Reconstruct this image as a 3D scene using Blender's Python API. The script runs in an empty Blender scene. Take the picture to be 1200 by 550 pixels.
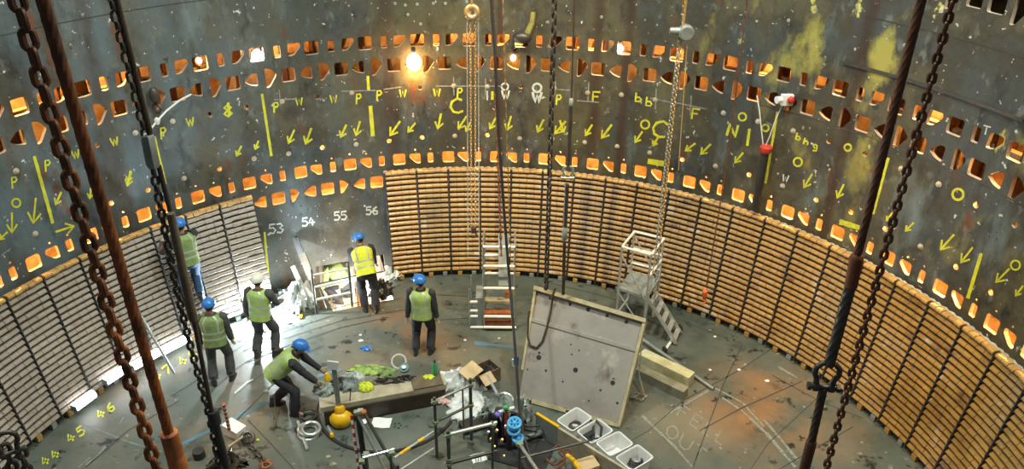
import bpy, math, random
from math import sin, cos, pi, atan2, sqrt, hypot, radians
from mathutils import Vector, Matrix
from mathutils.geometry import delaunay_2d_cdt
random.seed(7)
SC = bpy.context.scene
COL = SC.collection

# ------------------------------------------------------------------ camera
# metres; the shaft's axis is the z axis, the deck is z = 0
F_PX, PITCH, ROLL, CY = 935.34, 0.49237, 0.00876, 267.96
CAM = Vector((0.676, -8.271, 9.873))
Fw = Vector((0, cos(PITCH), -sin(PITCH)))
_U = Vector((0, sin(PITCH), cos(PITCH))); _R = Vector((1, 0, 0))
Rt = _R*cos(ROLL) + _U*sin(ROLL)
Up = _U*cos(ROLL) - _R*sin(ROLL)
cd = bpy.data.cameras.new('camera')
cam = bpy.data.objects.new('camera', cd); COL.objects.link(cam)
M = Matrix((Rt, Up, -Fw)).transposed().to_4x4(); M.translation = CAM
cam.matrix_world = M
cd.sensor_fit = 'HORIZONTAL'; cd.sensor_width = 36.0
cd.lens = 36.0*F_PX/1200.0
cd.shift_y = (CY-275.0)/1200.0
cd.clip_start = 0.05; cd.clip_end = 200
SC.camera = cam

# ------------------------------------------------------------------ light
SC.view_settings.view_transform = 'Standard'
SC.view_settings.look = 'None'
SC.view_settings.gamma = 1.0
SC.view_settings.use_curve_mapping = False
SC.view_settings.exposure = 0.0
wd = bpy.data.worlds.new('world'); SC.world = wd; wd.use_nodes = True
wd.node_tree.nodes['Background'].inputs[0].default_value = (0.55, 0.60, 0.58, 1)
wd.node_tree.nodes['Background'].inputs[1].default_value = 0.15

def light(kind, name, loc, energy, color, target=None, **kw):
    d = bpy.data.lights.new(name, kind); d.energy = energy; d.color = color
    for k, v in kw.items(): setattr(d, k, v)
    o = bpy.data.objects.new(name, d); COL.objects.link(o); o.location = loc
    if target is not None:
        o.rotation_euler = (Vector(target)-Vector(loc)).to_track_quat('-Z', 'Y').to_euler()
    return o
# floodlights up on the shaft rim
light('AREA', 'flood_light', (-5.5, 0.5, 14.0), 850, (0.93, 0.98, 0.88), (-0.5, 5.5, 1.5), size=0.7)
light('AREA', 'flood_light', (6.0, 0.0, 14.0), 1150, (1.0, 0.92, 0.72), (1.0, 6.0, 1.5), size=0.7)
light('AREA', 'flood_light', (0.5, 2.0, 15.0), 850, (0.88, 1.0, 0.90), (0.2, 4.0, 0.0), size=1.0)
light('SPOT', 'flood_light', (1.5, 0.5, 13.5), 4600, (1.0, 0.62, 0.22), (0.4, 8.0, 1.8), spot_size=radians(40), spot_blend=0.9, shadow_soft_size=0.3)
light('SPOT', 'flood_light', (2.0, -0.5, 13.5), 5200, (1.0, 0.60, 0.2), (6.6, 4.0, 1.6), spot_size=radians(36), spot_blend=1.0, shadow_soft_size=0.3)

# ------------------------------------------------------------------ picture point -> place
def ray(x, y): return Fw + Rt*((x-600)/F_PX) - Up*((y-CY)/F_PX)
def at(x, y, z=0.0):
    d = ray(x, y); return CAM + d*((z-CAM.z)/d.z)
RW = 8.30
def onwall(x, y, R=RW):
    d = ray(x, y); a = d.x**2+d.y**2; b = CAM.x*d.x+CAM.y*d.y; c = CAM.x**2+CAM.y**2-R*R
    return CAM + d*((-b+sqrt(b*b-a*c))/a)
def far(x, y, h):            # at horizontal distance h from the camera
    d = ray(x, y); return CAM + d*(h/hypot(d.x, d.y))
def pol(R, ph, z): return Vector((R*sin(ph), R*cos(ph), z))
def phi_of(p): return atan2(p.x, p.y)

# ------------------------------------------------------------------ materials
def nn(t, typ, **kw):
    n = t.nodes.new(typ)
    for k, v in kw.items(): setattr(n, k, v)
    return n
def lk(t, a, b): t.links.new(a, b)
def setin(n, name, v):
    n.inputs[name].default_value = v
def pm(name, c1, c2=None, scale=4.0, rough=0.6, metal=0.0, bump=0.15, lo=0.35, hi=0.68, world=False, alpha=None, rust=0.0, spots=None):
    m = bpy.data.materials.new(name); m.use_nodes = True; t = m.node_tree
    b = t.nodes['Principled BSDF']
    setin(b, 'Roughness', rough); setin(b, 'Metallic', metal)
    if c2 is None: c2 = tuple(v*0.62 for v in c1)
    if world: co = nn(t, 'ShaderNodeNewGeometry').outputs['Position']
    else: co = nn(t, 'ShaderNodeTexCoord').outputs['Object']
    n = nn(t, 'ShaderNodeTexNoise'); setin(n, 'Scale', scale); setin(n, 'Detail', 6.0); setin(n, 'Roughness', 0.65)
    lk(t, co, n.inputs['Vector'])
    r = nn(t, 'ShaderNodeValToRGB'); lk(t, n.outputs['Fac'], r.inputs['Fac'])
    r.color_ramp.elements[0].position = lo; r.color_ramp.elements[0].color = (*c1, 1)
    r.color_ramp.elements[1].position = hi; r.color_ramp.elements[1].color = (*c2, 1)
    out = r.outputs['Color']
    if spots:
        n2 = nn(t, 'ShaderNodeTexNoise'); setin(n2, 'Scale', spots[1]); setin(n2, 'Detail', 5.0); lk(t, co, n2.inputs['Vector'])
        r2 = nn(t, 'ShaderNodeValToRGB'); lk(t, n2.outputs['Fac'], r2.inputs['Fac'])
        r2.color_ramp.elements[0].position = spots[2]; r2.color_ramp.elements[1].position = min(1, spots[2]+0.07)
        mx = nn(t, 'ShaderNodeMixRGB'); lk(t, r2.outputs['Color'], mx.inputs[0]); lk(t, out, mx.inputs[1]); mx.inputs[2].default_value = (*spots[0], 1)
        out = mx.outputs[0]
    lk(t, out, b.inputs['Base Color'])
    if bump:
        bp = nn(t, 'ShaderNodeBump'); setin(bp, 'Strength', bump); setin(bp, 'Distance', 0.02)
        lk(t, n.outputs['Fac'], bp.inputs['Height']); lk(t, bp.outputs['Normal'], b.inputs['Normal'])
    if alpha is not None: setin(b, 'Alpha', alpha)
    return m
def emis(name, color, strength):
    m = bpy.data.materials.new(name); m.use_nodes = True; b = m.node_tree.nodes['Principled BSDF']
    setin(b, 'Base Color', (*color, 1)); setin(b, 'Emission Color', (*color, 1)); setin(b, 'Emission Strength', strength)
    return m

ROPE_SHADE_RUNS = [(x, y, w) for x, y, w in ((700, 60, .020), (737, 40, .017), (586, 60, .012), (96, 20, .024), (455, 90, .03), (1012, 60, .02))]  # shadows of the hanging ropes, painted in as dark brown bands
def layered(name, base, layers, rough, bump, runs=None, rough_hi=None, metal=0.0):
    """base and layers of paint, stain, dirt and painted-in light; each layer = (colour, noise scale, threshold, softness, z stretch, offset, (phi,z) mask or None)"""
    m = bpy.data.materials.new(name); m.use_nodes = True; t = m.node_tree; b = t.nodes['Principled BSDF']
    setin(b, 'Metallic', metal)
    pos = nn(t, 'ShaderNodeNewGeometry').outputs['Position']
    n0 = nn(t, 'ShaderNodeTexNoise'); setin(n0, 'Scale', 0.55); setin(n0, 'Detail', 9.0); setin(n0, 'Roughness', 0.68); lk(t, pos, n0.inputs['Vector'])
    r0 = nn(t, 'ShaderNodeValToRGB'); lk(t, n0.outputs['Fac'], r0.inputs['Fac'])
    els = r0.color_ramp.elements
    els[0].position = base[0][0]; els[0].color = (*base[0][1], 1)
    els[1].position = base[-1][0]; els[1].color = (*base[-1][1], 1)
    for p, c in base[1:-1]:
        e = els.new(p); e.color = (*c, 1)
    out = r0.outputs['Color']
    for (c, sc, th, so, zs, off, mask) in layers:
        mp = nn(t, 'ShaderNodeMapping'); setin(mp, 'Scale', (1, 1, zs)); setin(mp, 'Location', off); lk(t, pos, mp.inputs['Vector'])
        n = nn(t, 'ShaderNodeTexNoise'); setin(n, 'Scale', sc); setin(n, 'Detail', 7.0); setin(n, 'Roughness', 0.6); lk(t, mp.outputs[0], n.inputs['Vector'])
        r = nn(t, 'ShaderNodeMapRange'); lk(t, n.outputs['Fac'], r.inputs['Value'])
        r.inputs['From Min'].default_value = th; r.inputs['From Max'].default_value = th+so
        fac = r.outputs[0]
        if mask:
            ctr, rad = mask
            d = nn(t, 'ShaderNodeVectorMath', operation='DISTANCE'); lk(t, pos, d.inputs[0]); d.inputs[1].default_value = ctr
            q = nn(t, 'ShaderNodeMapRange'); lk(t, d.outputs['Value'], q.inputs['Value'])
            q.inputs['From Min'].default_value = rad; q.inputs['From Max'].default_value = rad*0.3
            mu = nn(t, 'ShaderNodeMath', operation='MULTIPLY'); lk(t, fac, mu.inputs[0]); lk(t, q.outputs[0], mu.inputs[1]); fac = mu.outputs[0]
        mx = nn(t, 'ShaderNodeMixRGB'); lk(t, fac, mx.inputs[0]); lk(t, out, mx.inputs[1]); mx.inputs[2].default_value = (*c, 1)
        out = mx.outputs[0]
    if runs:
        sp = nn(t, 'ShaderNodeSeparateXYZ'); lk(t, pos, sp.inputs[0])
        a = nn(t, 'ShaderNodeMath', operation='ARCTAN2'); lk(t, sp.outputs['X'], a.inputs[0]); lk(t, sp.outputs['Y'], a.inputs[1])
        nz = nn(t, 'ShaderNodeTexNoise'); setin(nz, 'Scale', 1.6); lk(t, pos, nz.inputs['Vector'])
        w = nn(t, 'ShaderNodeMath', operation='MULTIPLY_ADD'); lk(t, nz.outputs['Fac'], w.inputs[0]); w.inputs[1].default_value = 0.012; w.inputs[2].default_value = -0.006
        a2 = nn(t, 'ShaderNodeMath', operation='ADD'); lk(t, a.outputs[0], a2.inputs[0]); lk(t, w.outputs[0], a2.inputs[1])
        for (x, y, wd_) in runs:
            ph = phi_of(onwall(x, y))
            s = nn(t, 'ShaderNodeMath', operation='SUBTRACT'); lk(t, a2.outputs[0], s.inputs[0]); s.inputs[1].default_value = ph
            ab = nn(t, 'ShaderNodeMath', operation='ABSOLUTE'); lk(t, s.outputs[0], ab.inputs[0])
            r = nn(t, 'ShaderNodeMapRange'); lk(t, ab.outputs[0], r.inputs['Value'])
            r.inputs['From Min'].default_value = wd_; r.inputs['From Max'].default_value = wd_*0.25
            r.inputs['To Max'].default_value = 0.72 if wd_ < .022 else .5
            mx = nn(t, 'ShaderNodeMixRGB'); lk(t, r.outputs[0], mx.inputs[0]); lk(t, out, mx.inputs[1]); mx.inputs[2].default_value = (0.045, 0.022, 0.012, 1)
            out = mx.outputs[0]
    lk(t, out, b.inputs['Base Color'])
    rr = nn(t, 'ShaderNodeMapRange'); lk(t, n0.outputs['Fac'], rr.inputs['Value']); rr.inputs['From Min'].default_value = .3; rr.inputs['From Max'].default_value = .7
    rr.inputs['To Min'].default_value = rough; rr.inputs['To Max'].default_value = rough_hi or rough+0.2
    lk(t, rr.outputs[0], b.inputs['Roughness'])
    nb = nn(t, 'ShaderNodeTexNoise'); setin(nb, 'Scale', 9.0); setin(nb, 'Detail', 8.0); lk(t, pos, nb.inputs['Vector'])
    bp = nn(t, 'ShaderNodeBump'); setin(bp, 'Strength', bump); setin(bp, 'Distance', 0.03)
    lk(t, nb.outputs['Fac'], bp.inputs['Height']); lk(t, bp.outputs['Normal'], b.inputs['Normal'])
    return m

yr = pol(8.3, 0.95, 7.2)
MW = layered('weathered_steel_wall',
    [(0.32, (0.028, 0.034, 0.036)), (0.43, (0.058, 0.064, 0.060)), (0.50, (0.048, 0.042, 0.028)), (0.58, (0.086, 0.078, 0.048)), (0.68, (0.036, 0.028, 0.020))],
    [((0.36, 0.32, 0.07), 1.1, 0.55, 0.10, 0.6, (3, 1, 0), (tuple(yr), 5.2)),
     ((0.62, 0.55, 0.16), 1.7, 0.66, 0.03, 0.7, (9, 4, 2), (tuple(yr), 5.5)),
     ((0.095, 0.135, 0.160), 1.1, 0.40, 0.22, 0.35, (0, 7, 3), (tuple(pol(8.3, -.95, 3.6)), 6.0)),
     ((0.14, 0.19, 0.21), 1.3, 0.58, 0.16, 0.35, (0, 7, 3), None),
     ((0.11, 0.10, 0.045), 1.0, 0.42, 0.25, 0.4, (4, 7, 3), (tuple(pol(8.3, .1, 7.6)), 6.5)),
     ((0.13, 0.045, 0.02), 2.2, 0.62, 0.08, 0.4, (5, 2, 8), None),
     ((0.018, 0.017, 0.015), 2.8, 0.57, 0.16, 0.5, (11, 2, 3), None),
     ((0.13, 0.14, 0.13), 4.3, 0.60, 0.10, 0.6, (1, 12, 3), None),
     ((0.52, 0.54, 0.50), 7.0, 0.66, 0.02, 1.0, (1, 2, 3), None),
     ((0.60, 0.60, 0.52), 14.0, 0.72, 0.02, 1.0, (4, 2, 6), None),
     ((0.03, 0.03, 0.03), 5.0, 0.66, 0.04, 1.0, (8, 8, 3), None)],
    0.42, 0.35, ROPE_SHADE_RUNS, 0.68)
rs1 = at(470, 385); rs2 = at(905, 480); rs3 = at(215, 470)  # centres of the brownish patches on the deck
MF = layered('steel_deck',
    [(0.30, (0.050, 0.066, 0.058)), (0.48, (0.092, 0.112, 0.098)), (0.68, (0.140, 0.155, 0.128))],
    [((0.24, 0.13, 0.06), 0.9, 0.42, 0.3, 1.0, (2, 1, 0), (tuple(rs1), 1.9)),
     ((0.30, 0.16, 0.07), 0.9, 0.36, 0.3, 1.0, (6, 3, 0), (tuple(rs2), 1.9)),
     ((0.22, 0.17, 0.12), 0.9, 0.42, 0.25, 1.0, (7, 5, 0), (tuple(rs3), 2.4)),
     ((0.05, 0.055, 0.052), 1.6, 0.60, 0.12, 1.0, (1, 7, 0), None),
     ((0.020, 0.024, 0.022), 3.5, 0.60, 0.06, 1.0, (3, 9, 1), None),
     ((0.30, 0.32, 0.29), 5.0, 0.65, 0.05, 1.0, (5, 3, 1), None),
     ((0.55, 0.55, 0.5), 16.0, 0.74, 0.02, 1.0, (4, 2, 6), None)],
    0.34, 0.12, None, 0.6)
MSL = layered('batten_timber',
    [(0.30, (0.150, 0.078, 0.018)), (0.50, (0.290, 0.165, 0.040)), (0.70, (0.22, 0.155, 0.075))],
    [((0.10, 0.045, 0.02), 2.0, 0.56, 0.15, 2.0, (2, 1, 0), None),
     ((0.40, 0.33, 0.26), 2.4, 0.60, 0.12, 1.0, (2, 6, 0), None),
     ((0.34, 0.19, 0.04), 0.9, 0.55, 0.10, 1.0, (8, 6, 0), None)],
    0.22, 0.3, [r for r in ROPE_SHADE_RUNS if 500 < r[0] < 740], 0.5)
MSLL = layered('arc_lit_batten_timber',  # left battens: whitening by the arc light put into their colour
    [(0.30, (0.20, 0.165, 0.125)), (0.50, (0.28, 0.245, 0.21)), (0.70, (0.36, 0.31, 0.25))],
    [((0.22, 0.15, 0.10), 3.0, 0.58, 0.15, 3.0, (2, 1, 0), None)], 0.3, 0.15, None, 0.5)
MCAP = pm('yellow_block_timber', (0.42, 0.26, 0.07), (0.30, 0.17, 0.06), 5, 0.45)
MRIM = pm('cut_steel_edge', (0.62, 0.56, 0.46), (0.45, 0.36, 0.26), 8, 0.4, 0.3)
MCH = pm('rusty_chamber_steel', (0.52, 0.38, 0.22), (0.20, 0.11, 0.05), 2.5, 0.55, 0.0, 0.3, world=True)
MBK = pm('black_rubber', (0.018, 0.018, 0.020), (0.03, 0.03, 0.03), 6, 0.55)
MDK = pm('dark_steel', (0.055, 0.055, 0.058), (0.10, 0.08, 0.06), 7, 0.42, 0.5)
MDROPE = pm('dark_wire_rope', (0.050, 0.040, 0.034), (0.10, 0.065, 0.045), 9, 0.45, 0.4)
MRUSTLIT = layered('chain_rust_lit_low', [(0.3, (0.022, 0.014, 0.011)), (0.5, (0.055, 0.024, 0.014)), (0.7, (0.10, 0.040, 0.020))],  # rusty steel; lower end painted orange where light catches it
    [((0.36, 0.115, 0.03), 5.0, 0.36, 0.2, 1.0, (2, 1, 0), (tuple(far(180, 550, 4.3)), 3.2))], 0.5, 0.4, None, 0.7, 0.2)
MRUST = pm('rusty_steel', (0.20, 0.065, 0.022), (0.085, 0.035, 0.018), 9, 0.6, 0.2, 0.4)
MRUSTO = pm('orange_rust', (0.50, 0.17, 0.045), (0.22, 0.075, 0.03), 6, 0.65, 0.1, 0.4)
MRUSTD = pm('dark_rusty_steel', (0.080, 0.038, 0.022), (0.16, 0.06, 0.03), 9, 0.5, 0.35, 0.4)
MALU = pm('aluminium', (0.62, 0.64, 0.63), (0.48, 0.50, 0.49), 10, 0.28, 0.55, 0.05)
MWHT = pm('white_painted_tube', (0.82, 0.84, 0.82), (0.66, 0.70, 0.68), 10, 0.35, 0.1, 0.05)
MGAL = pm('galvanised_tube', (0.36, 0.39, 0.37), (0.24, 0.27, 0.25), 12, 0.35, 0.5, 0.1)
MDTUBE = pm('dark_scaffold_tube', (0.07, 0.08, 0.075), (0.12, 0.13, 0.12), 12, 0.4, 0.5, 0.1)
MYEL = pm('yellow_paint', (0.66, 0.66, 0.02), (0.40, 0.41, 0.05), 9, 0.55, 0, 0.0)
MYELO = pm('safety_yellow_steel', (0.85, 0.52, 0.01), (0.65, 0.36, 0.02), 6, 0.3, 0, 0.05)
MCHALK = pm('white_chalk', (0.62, 0.66, 0.64), (0.42, 0.46, 0.44), 20, 0.9, 0, 0.0)
MCHALKD = pm('faint_chalk', (0.28, 0.31, 0.29), (0.13, 0.15, 0.14), 20, 0.9, 0, 0.0)
MCHALKF = pm('worn_chalk', (0.24, 0.265, 0.25), (0.15, 0.17, 0.16), 20, 0.9, 0, 0.0)
MBLUEP = pm('faded_blue_paint', (0.08, 0.19, 0.29), (0.10, 0.17, 0.2), 9, 0.7, 0, 0.0)
MOLIVE = pm('olive_strap', (.30, .27, .06), (.14, .13, .04), 8, .7)
MDAB = pm('dull_paint_dab', (.34, .36, .33), (.18, .20, .18), 6, .7, 0, 0)
MSEAM = pm('dark_plate_seam', (0.040, 0.046, 0.042), (0.075, 0.085, 0.075), 9, 0.8, 0, 0.0)
MWOOD = pm('pale_raw_timber', (0.46, 0.43, 0.32), (0.30, 0.27, 0.19), 5, 0.6, 0, 0.2)
MWOODG = pm('greenish_timber', (0.58, 0.58, 0.36), (0.42, 0.42, 0.26), 5, 0.6, 0, 0.2)
MWOODD = pm('dark_timber', (0.10, 0.075, 0.05), (0.18, 0.14, 0.09), 6, 0.6, 0, 0.3)
MWOODK = pm('shaded_dark_timber', (0.022, 0.016, 0.012), (0.06, 0.04, 0.025), 4, .5, 0, .3)  # shade on the long beam's front, put into the timber colour
MCARD = pm('cardboard', (0.60, 0.46, 0.26), (0.50, 0.37, 0.20), 6, 0.7, 0, 0.05)
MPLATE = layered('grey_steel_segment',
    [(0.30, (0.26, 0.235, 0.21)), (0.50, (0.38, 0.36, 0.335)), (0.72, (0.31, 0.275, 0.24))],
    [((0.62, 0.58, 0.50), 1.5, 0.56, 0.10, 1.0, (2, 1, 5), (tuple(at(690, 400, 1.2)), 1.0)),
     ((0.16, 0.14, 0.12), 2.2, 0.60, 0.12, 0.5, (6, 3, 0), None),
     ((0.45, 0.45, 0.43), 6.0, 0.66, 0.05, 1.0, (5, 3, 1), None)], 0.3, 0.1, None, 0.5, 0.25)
MPLED = pm('scraped_plate_edge', (0.50, 0.45, 0.28), (0.34, 0.29, 0.17), 6, 0.45)
MBIN = pm('translucent_white_plastic', (0.95, 0.97, 0.97), (0.90, 0.93, 0.93), 3, 0.25, 0, 0.0)
_b = MBIN.node_tree.nodes['Principled BSDF']; setin(_b, 'Alpha', 0.72)
MPAPER = pm('white_paper', (0.82, 0.85, 0.86), (0.74, 0.78, 0.80), 6, 0.7, 0, 0.0)
MPLAS = pm('crumpled_white_plastic', (0.72, 0.76, 0.76), (0.52, 0.56, 0.56), 9, 0.3, 0, 0.5)
MBLUE = pm('blue_plastic', (0.035, 0.20, 0.62), (0.03, 0.15, 0.5), 3, 0.22, 0, 0.0)
MLBLUE = pm('light_blue_paint', (0.08, 0.40, 0.78), (0.05, 0.30, 0.6), 5, 0.35, 0, 0.0)
MWHELM = pm('pale_helmet_plastic', (0.72, 0.76, 0.70), (0.62, 0.68, 0.62), 3, 0.3, 0, 0.0)
MHIV = pm('green_high_visibility_fabric', (0.42, 0.58, 0.16), (0.28, 0.42, 0.13), 14, 0.75, 0, 0.3)
MHIVG = pm('dull_green_high_visibility_fabric', (0.24, 0.36, 0.13), (0.15, 0.23, 0.09), 14, 0.75, 0, 0.3)
MHIVY = pm('yellow_high_visibility_fabric', (0.68, 0.76, 0.03), (0.52, 0.62, 0.04), 14, 0.7, 0, 0.3)
MREF = pm('reflective_tape', (0.46, 0.52, 0.46), (0.36, 0.42, 0.38), 30, 0.35, 0.2, 0.0)
MNAVY = pm('dark_workwear', (0.022, 0.024, 0.032), (0.04, 0.04, 0.05), 10, 0.85, 0, 0.4)
MGRYW = pm('grey_workwear', (0.085, 0.090, 0.095), (0.055, 0.06, 0.065), 10, 0.85, 0, 0.4)
MJEAN = pm('blue_denim', (0.045, 0.11, 0.24), (0.03, 0.06, 0.13), 9, 0.85, 0, 0.4)
MSKIN = pm('skin', (0.46, 0.26, 0.18), (0.40, 0.21, 0.14), 9, 0.5, 0, 0.05)
MHAIR = pm('short_hair', (0.05, 0.035, 0.02), (0.03, 0.02, 0.015), 30, 0.8, 0, 0.3)
MGLOVE = pm('pale_work_glove', (0.42, 0.36, 0.26), (0.30, 0.25, 0.18), 12, 0.8, 0, 0.3)
MBOOT = pm('black_leather', (0.02, 0.018, 0.016), (0.035, 0.03, 0.028), 9, 0.5, 0, 0.1)
MRED = pm('red_paint', (0.55, 0.05, 0.03), (0.42, 0.04, 0.03), 9, 0.45, 0, 0.0)
MORN = pm('orange_plastic', (0.80, 0.16, 0.03), (0.62, 0.11, 0.03), 9, 0.45, 0, 0.0)
MGRN = pm('green_plastic', (0.03, 0.36, 0.12), (0.03, 0.28, 0.10), 9, 0.35, 0, 0.0)
MGREYC = pm('grey_sheet', (0.26, 0.30, 0.29), (0.18, 0.21, 0.20), 6, 0.55, 0, 0.2)
MSEAL = pm('pale_sealant', (0.46, 0.48, 0.43), (0.16, 0.14, 0.10), 2.5, 0.6, 0, 0.2, world=True)
MSLING = pm('white_sling_rope', (0.66, 0.68, 0.64), (0.5, 0.52, 0.5), 20, 0.6, 0, 0.1)
MBRASS = pm('yellow_zinc_chain', (0.70, 0.42, 0.12), (0.52, 0.42, 0.28), 3, 0.3, 0.55, 0.0)
MSTEELC = pm('bright_chain_steel', (0.56, 0.56, 0.50), (0.42, 0.42, 0.38), 4, 0.3, 0.55, 0.0)
MPURP = pm('purple_plastic', (0.12, 0.08, 0.45), (0.1, 0.06, 0.35), 9, 0.4, 0, 0.0)

# ------------------------------------------------------------------ mesh collector
def tag(o, label=None, cat=None, group=None, kind=None):
    if label: o['label'] = label
    if cat: o['category'] = cat
    if group: o['group'] = group
    if kind: o['kind'] = kind
    return o
def wmat(o):
    m = o.matrix_basis.copy()
    while o.parent: o = o.parent; m = o.matrix_basis @ m
    return m
def thing(name, label, cat, loc=(0, 0, 0), rz=0.0, group=None):
    o = bpy.data.objects.new(name, None); COL.objects.link(o); o.empty_display_size = 0.1
    o.location = loc; o.rotation_euler = (0, 0, rz)
    return tag(o, label, cat, group)
class MB:
    def __init__(s): s.v = []; s.f = []; s.mi = []; s.m = 0
    def quad(s, idx): s.f.append(tuple(idx)); s.mi.append(s.m)
    def box(s, c, size, R=None, taper=1.0):
        c = Vector(c); b = len(s.v); hx, hy, hz = size[0]/2, size[1]/2, size[2]/2
        bv = min(hx, hy, hz)*0.12
        P = []
        for z, k in ((-hz, 1.0), (hz, taper)):
            for (x, y) in ((-hx+bv, -hy), (hx-bv, -hy), (hx, -hy+bv), (hx, hy-bv), (hx-bv, hy), (-hx+bv, hy), (-hx, hy-bv), (-hx, -hy+bv)):
                P.append(Vector((x*k, y*k, z)))
        for p in P: s.v.append(c + (R @ p if R else p))
        s.quad([b+i for i in range(7, -1, -1)]); s.quad([b+8+i for i in range(8)])
        for i in range(8): s.quad((b+i, b+(i+1) % 8, b+8+(i+1) % 8, b+8+i))
    def beam(s, a, b_, w, h, up=(0, 0, 1)):
        a = Vector(a); b_ = Vector(b_); d = (b_-a); L = d.length; d.normalize()
        u = Vector(up); x = d.cross(u)
        if x.length < 1e-4: x = d.cross(Vector((0, 1, 0)))
        x.normalize(); z = x.cross(d)
        R = Matrix((x, d, z)).transposed()
        s.box((a+b_)/2, (w, L, h), R)
    def tube(s, pts, r, n=8, cap=True, closed=False, lobes=None, twist=0.0):
        pts = [Vector(p) for p in pts]; N = len(pts); b = len(s.v)
        rr = r if isinstance(r, (list, tuple)) else [r]*N
        t0 = (pts[1]-pts[0]).normalized()
        nrm = t0.cross(Vector((0, 0, 1)))
        if nrm.length < 1e-3: nrm = t0.cross(Vector((0, 1, 0)))
        nrm.normalize(); dist = 0
        for i in range(N):
            if closed: t = (pts[(i+1) % N]-pts[i-1])
            else: t = pts[min(i+1, N-1)]-pts[max(i-1, 0)]
            t.normalize()
            nrm = (nrm - t*nrm.dot(t)).normalized(); bi = t.cross(nrm)
            if i: dist += (pts[i]-pts[i-1]).length
            for k in range(n):
                a = 2*pi*k/n; ra = rr[i]
                if lobes: ra *= 1+lobes[1]*abs(sin(a*lobes[0]/2)); a += dist*twist
                s.v.append(pts[i]+nrm*(cos(a)*ra)+bi*(sin(a)*ra))
        M_ = N if closed else N-1
        for i in range(M_):
            j = (i+1) % N
            for k in range(n): s.quad((b+i*n+k, b+i*n+(k+1) % n, b+j*n+(k+1) % n, b+j*n+k))
        if cap and not closed:
            s.quad([b+k for k in range(n-1, -1, -1)]); s.quad([b+(N-1)*n+k for k in range(n)])
    def lathe(s, prof, o=(0, 0, 0), axis=(0, 0, 1), n=20, ang=2*pi, sx=1, sy=1):
        o = Vector(o); ax = Vector(axis).normalized(); x = ax.cross(Vector((0, 1, 0)))
        if x.length < 1e-3: x = Vector((1, 0, 0))
        x.normalize(); y = ax.cross(x); b = len(s.v)
        for (r, h) in prof:
            for k in range(n):
                a = 2*pi*k/n; s.v.append(o+ax*h+x*(cos(a)*r*sx)+y*(sin(a)*r*sy))
        for i in range(len(prof)-1):
            for k in range(n): s.quad((b+i*n+k, b+i*n+(k+1) % n, b+(i+1)*n+(k+1) % n, b+(i+1)*n+k))
        s.quad([b+k for k in range(n-1, -1, -1)]); s.quad([b+(len(prof)-1)*n+k for k in range(n)])
    def ell(s, c, r, R=None, nu=14, nv=10):
        c = Vector(c); b = len(s.v)
        for i in range(nv+1):
            th = pi*(i/nv) if 0 < i < nv else (0.02 if i == 0 else pi-0.02)
            for k in range(nu):
                a = 2*pi*k/nu; p = Vector((r[0]*sin(th)*cos(a), r[1]*sin(th)*sin(a), r[2]*cos(th)))
                s.v.append(c+(R @ p if R else p))
        for i in range(nv):
            for k in range(nu): s.quad((b+(i+1)*nu+k, b+(i+1)*nu+(k+1) % nu, b+i*nu+(k+1) % nu, b+i*nu+k))
        s.quad([b+k for k in range(nu)]); s.quad([b+nv*nu+k for k in range(nu-1, -1, -1)])
    def loft(s, rings, cap=True):
        b = len(s.v); n = len(rings[0])
        for r in rings: s.v.extend(Vector(p) for p in r)
        for i in range(len(rings)-1):
            for k in range(n): s.quad((b+i*n+k, b+i*n+(k+1) % n, b+(i+1)*n+(k+1) % n, b+(i+1)*n+k))
        if cap: s.quad([b+k for k in range(n-1, -1, -1)]); s.quad([b+(len(rings)-1)*n+k for k in range(n)])
    def torus(s, c, R_, r, axis=(0, 0, 1), n=24, m=8, a0=0, a1=2*pi):
        c = Vector(c); ax = Vector(axis).normalized(); x = ax.cross(Vector((0, 0.3, 1)));
        if x.length < 1e-3: x = Vector((1, 0, 0))
        x.normalize(); y = ax.cross(x)
        full = abs(a1-a0-2*pi) < 1e-6
        pts = [c+x*(cos(a0+(a1-a0)*i/n)*R_)+y*(sin(a0+(a1-a0)*i/n)*R_) for i in range(n if full else n+1)]
        s.tube(pts, r, m, closed=full)
    def build(s, name, mats, parent=None, smooth=True, local=False, **kw):
        if not isinstance(mats, (list, tuple)): mats = [mats]
        me = bpy.data.meshes.new(name)
        V = s.v
        if parent is not None and not local:
            inv = wmat(parent).inverted(); V = [inv @ Vector(p) for p in V]
        me.from_pydata([tuple(p) for p in V], [], s.f)
        for m in mats: me.materials.append(m)
        if any(s.mi): me.polygons.foreach_set('material_index', s.mi)
        me.validate(); me.update()
        o = bpy.data.objects.new(name, me); COL.objects.link(o)
        if smooth:
            me.polygons.foreach_set('use_smooth', [True]*len(me.polygons))
            try: me.set_sharp_from_angle(angle=radians(40))
            except Exception: pass
        if parent is not None: o.parent = parent
        return tag(o, **kw)
def copy_tree(o, parent=None):
    c = o.copy(); COL.objects.link(c)
    if parent is not None: c.parent = parent
    for ch in list(o.children): copy_tree(ch, c)
    return c
def one(name, mb, mat, label, cat, group=None, smooth=True):
    return mb.build(name, mat, None, smooth, label=label, cat=cat, group=group)

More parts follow.
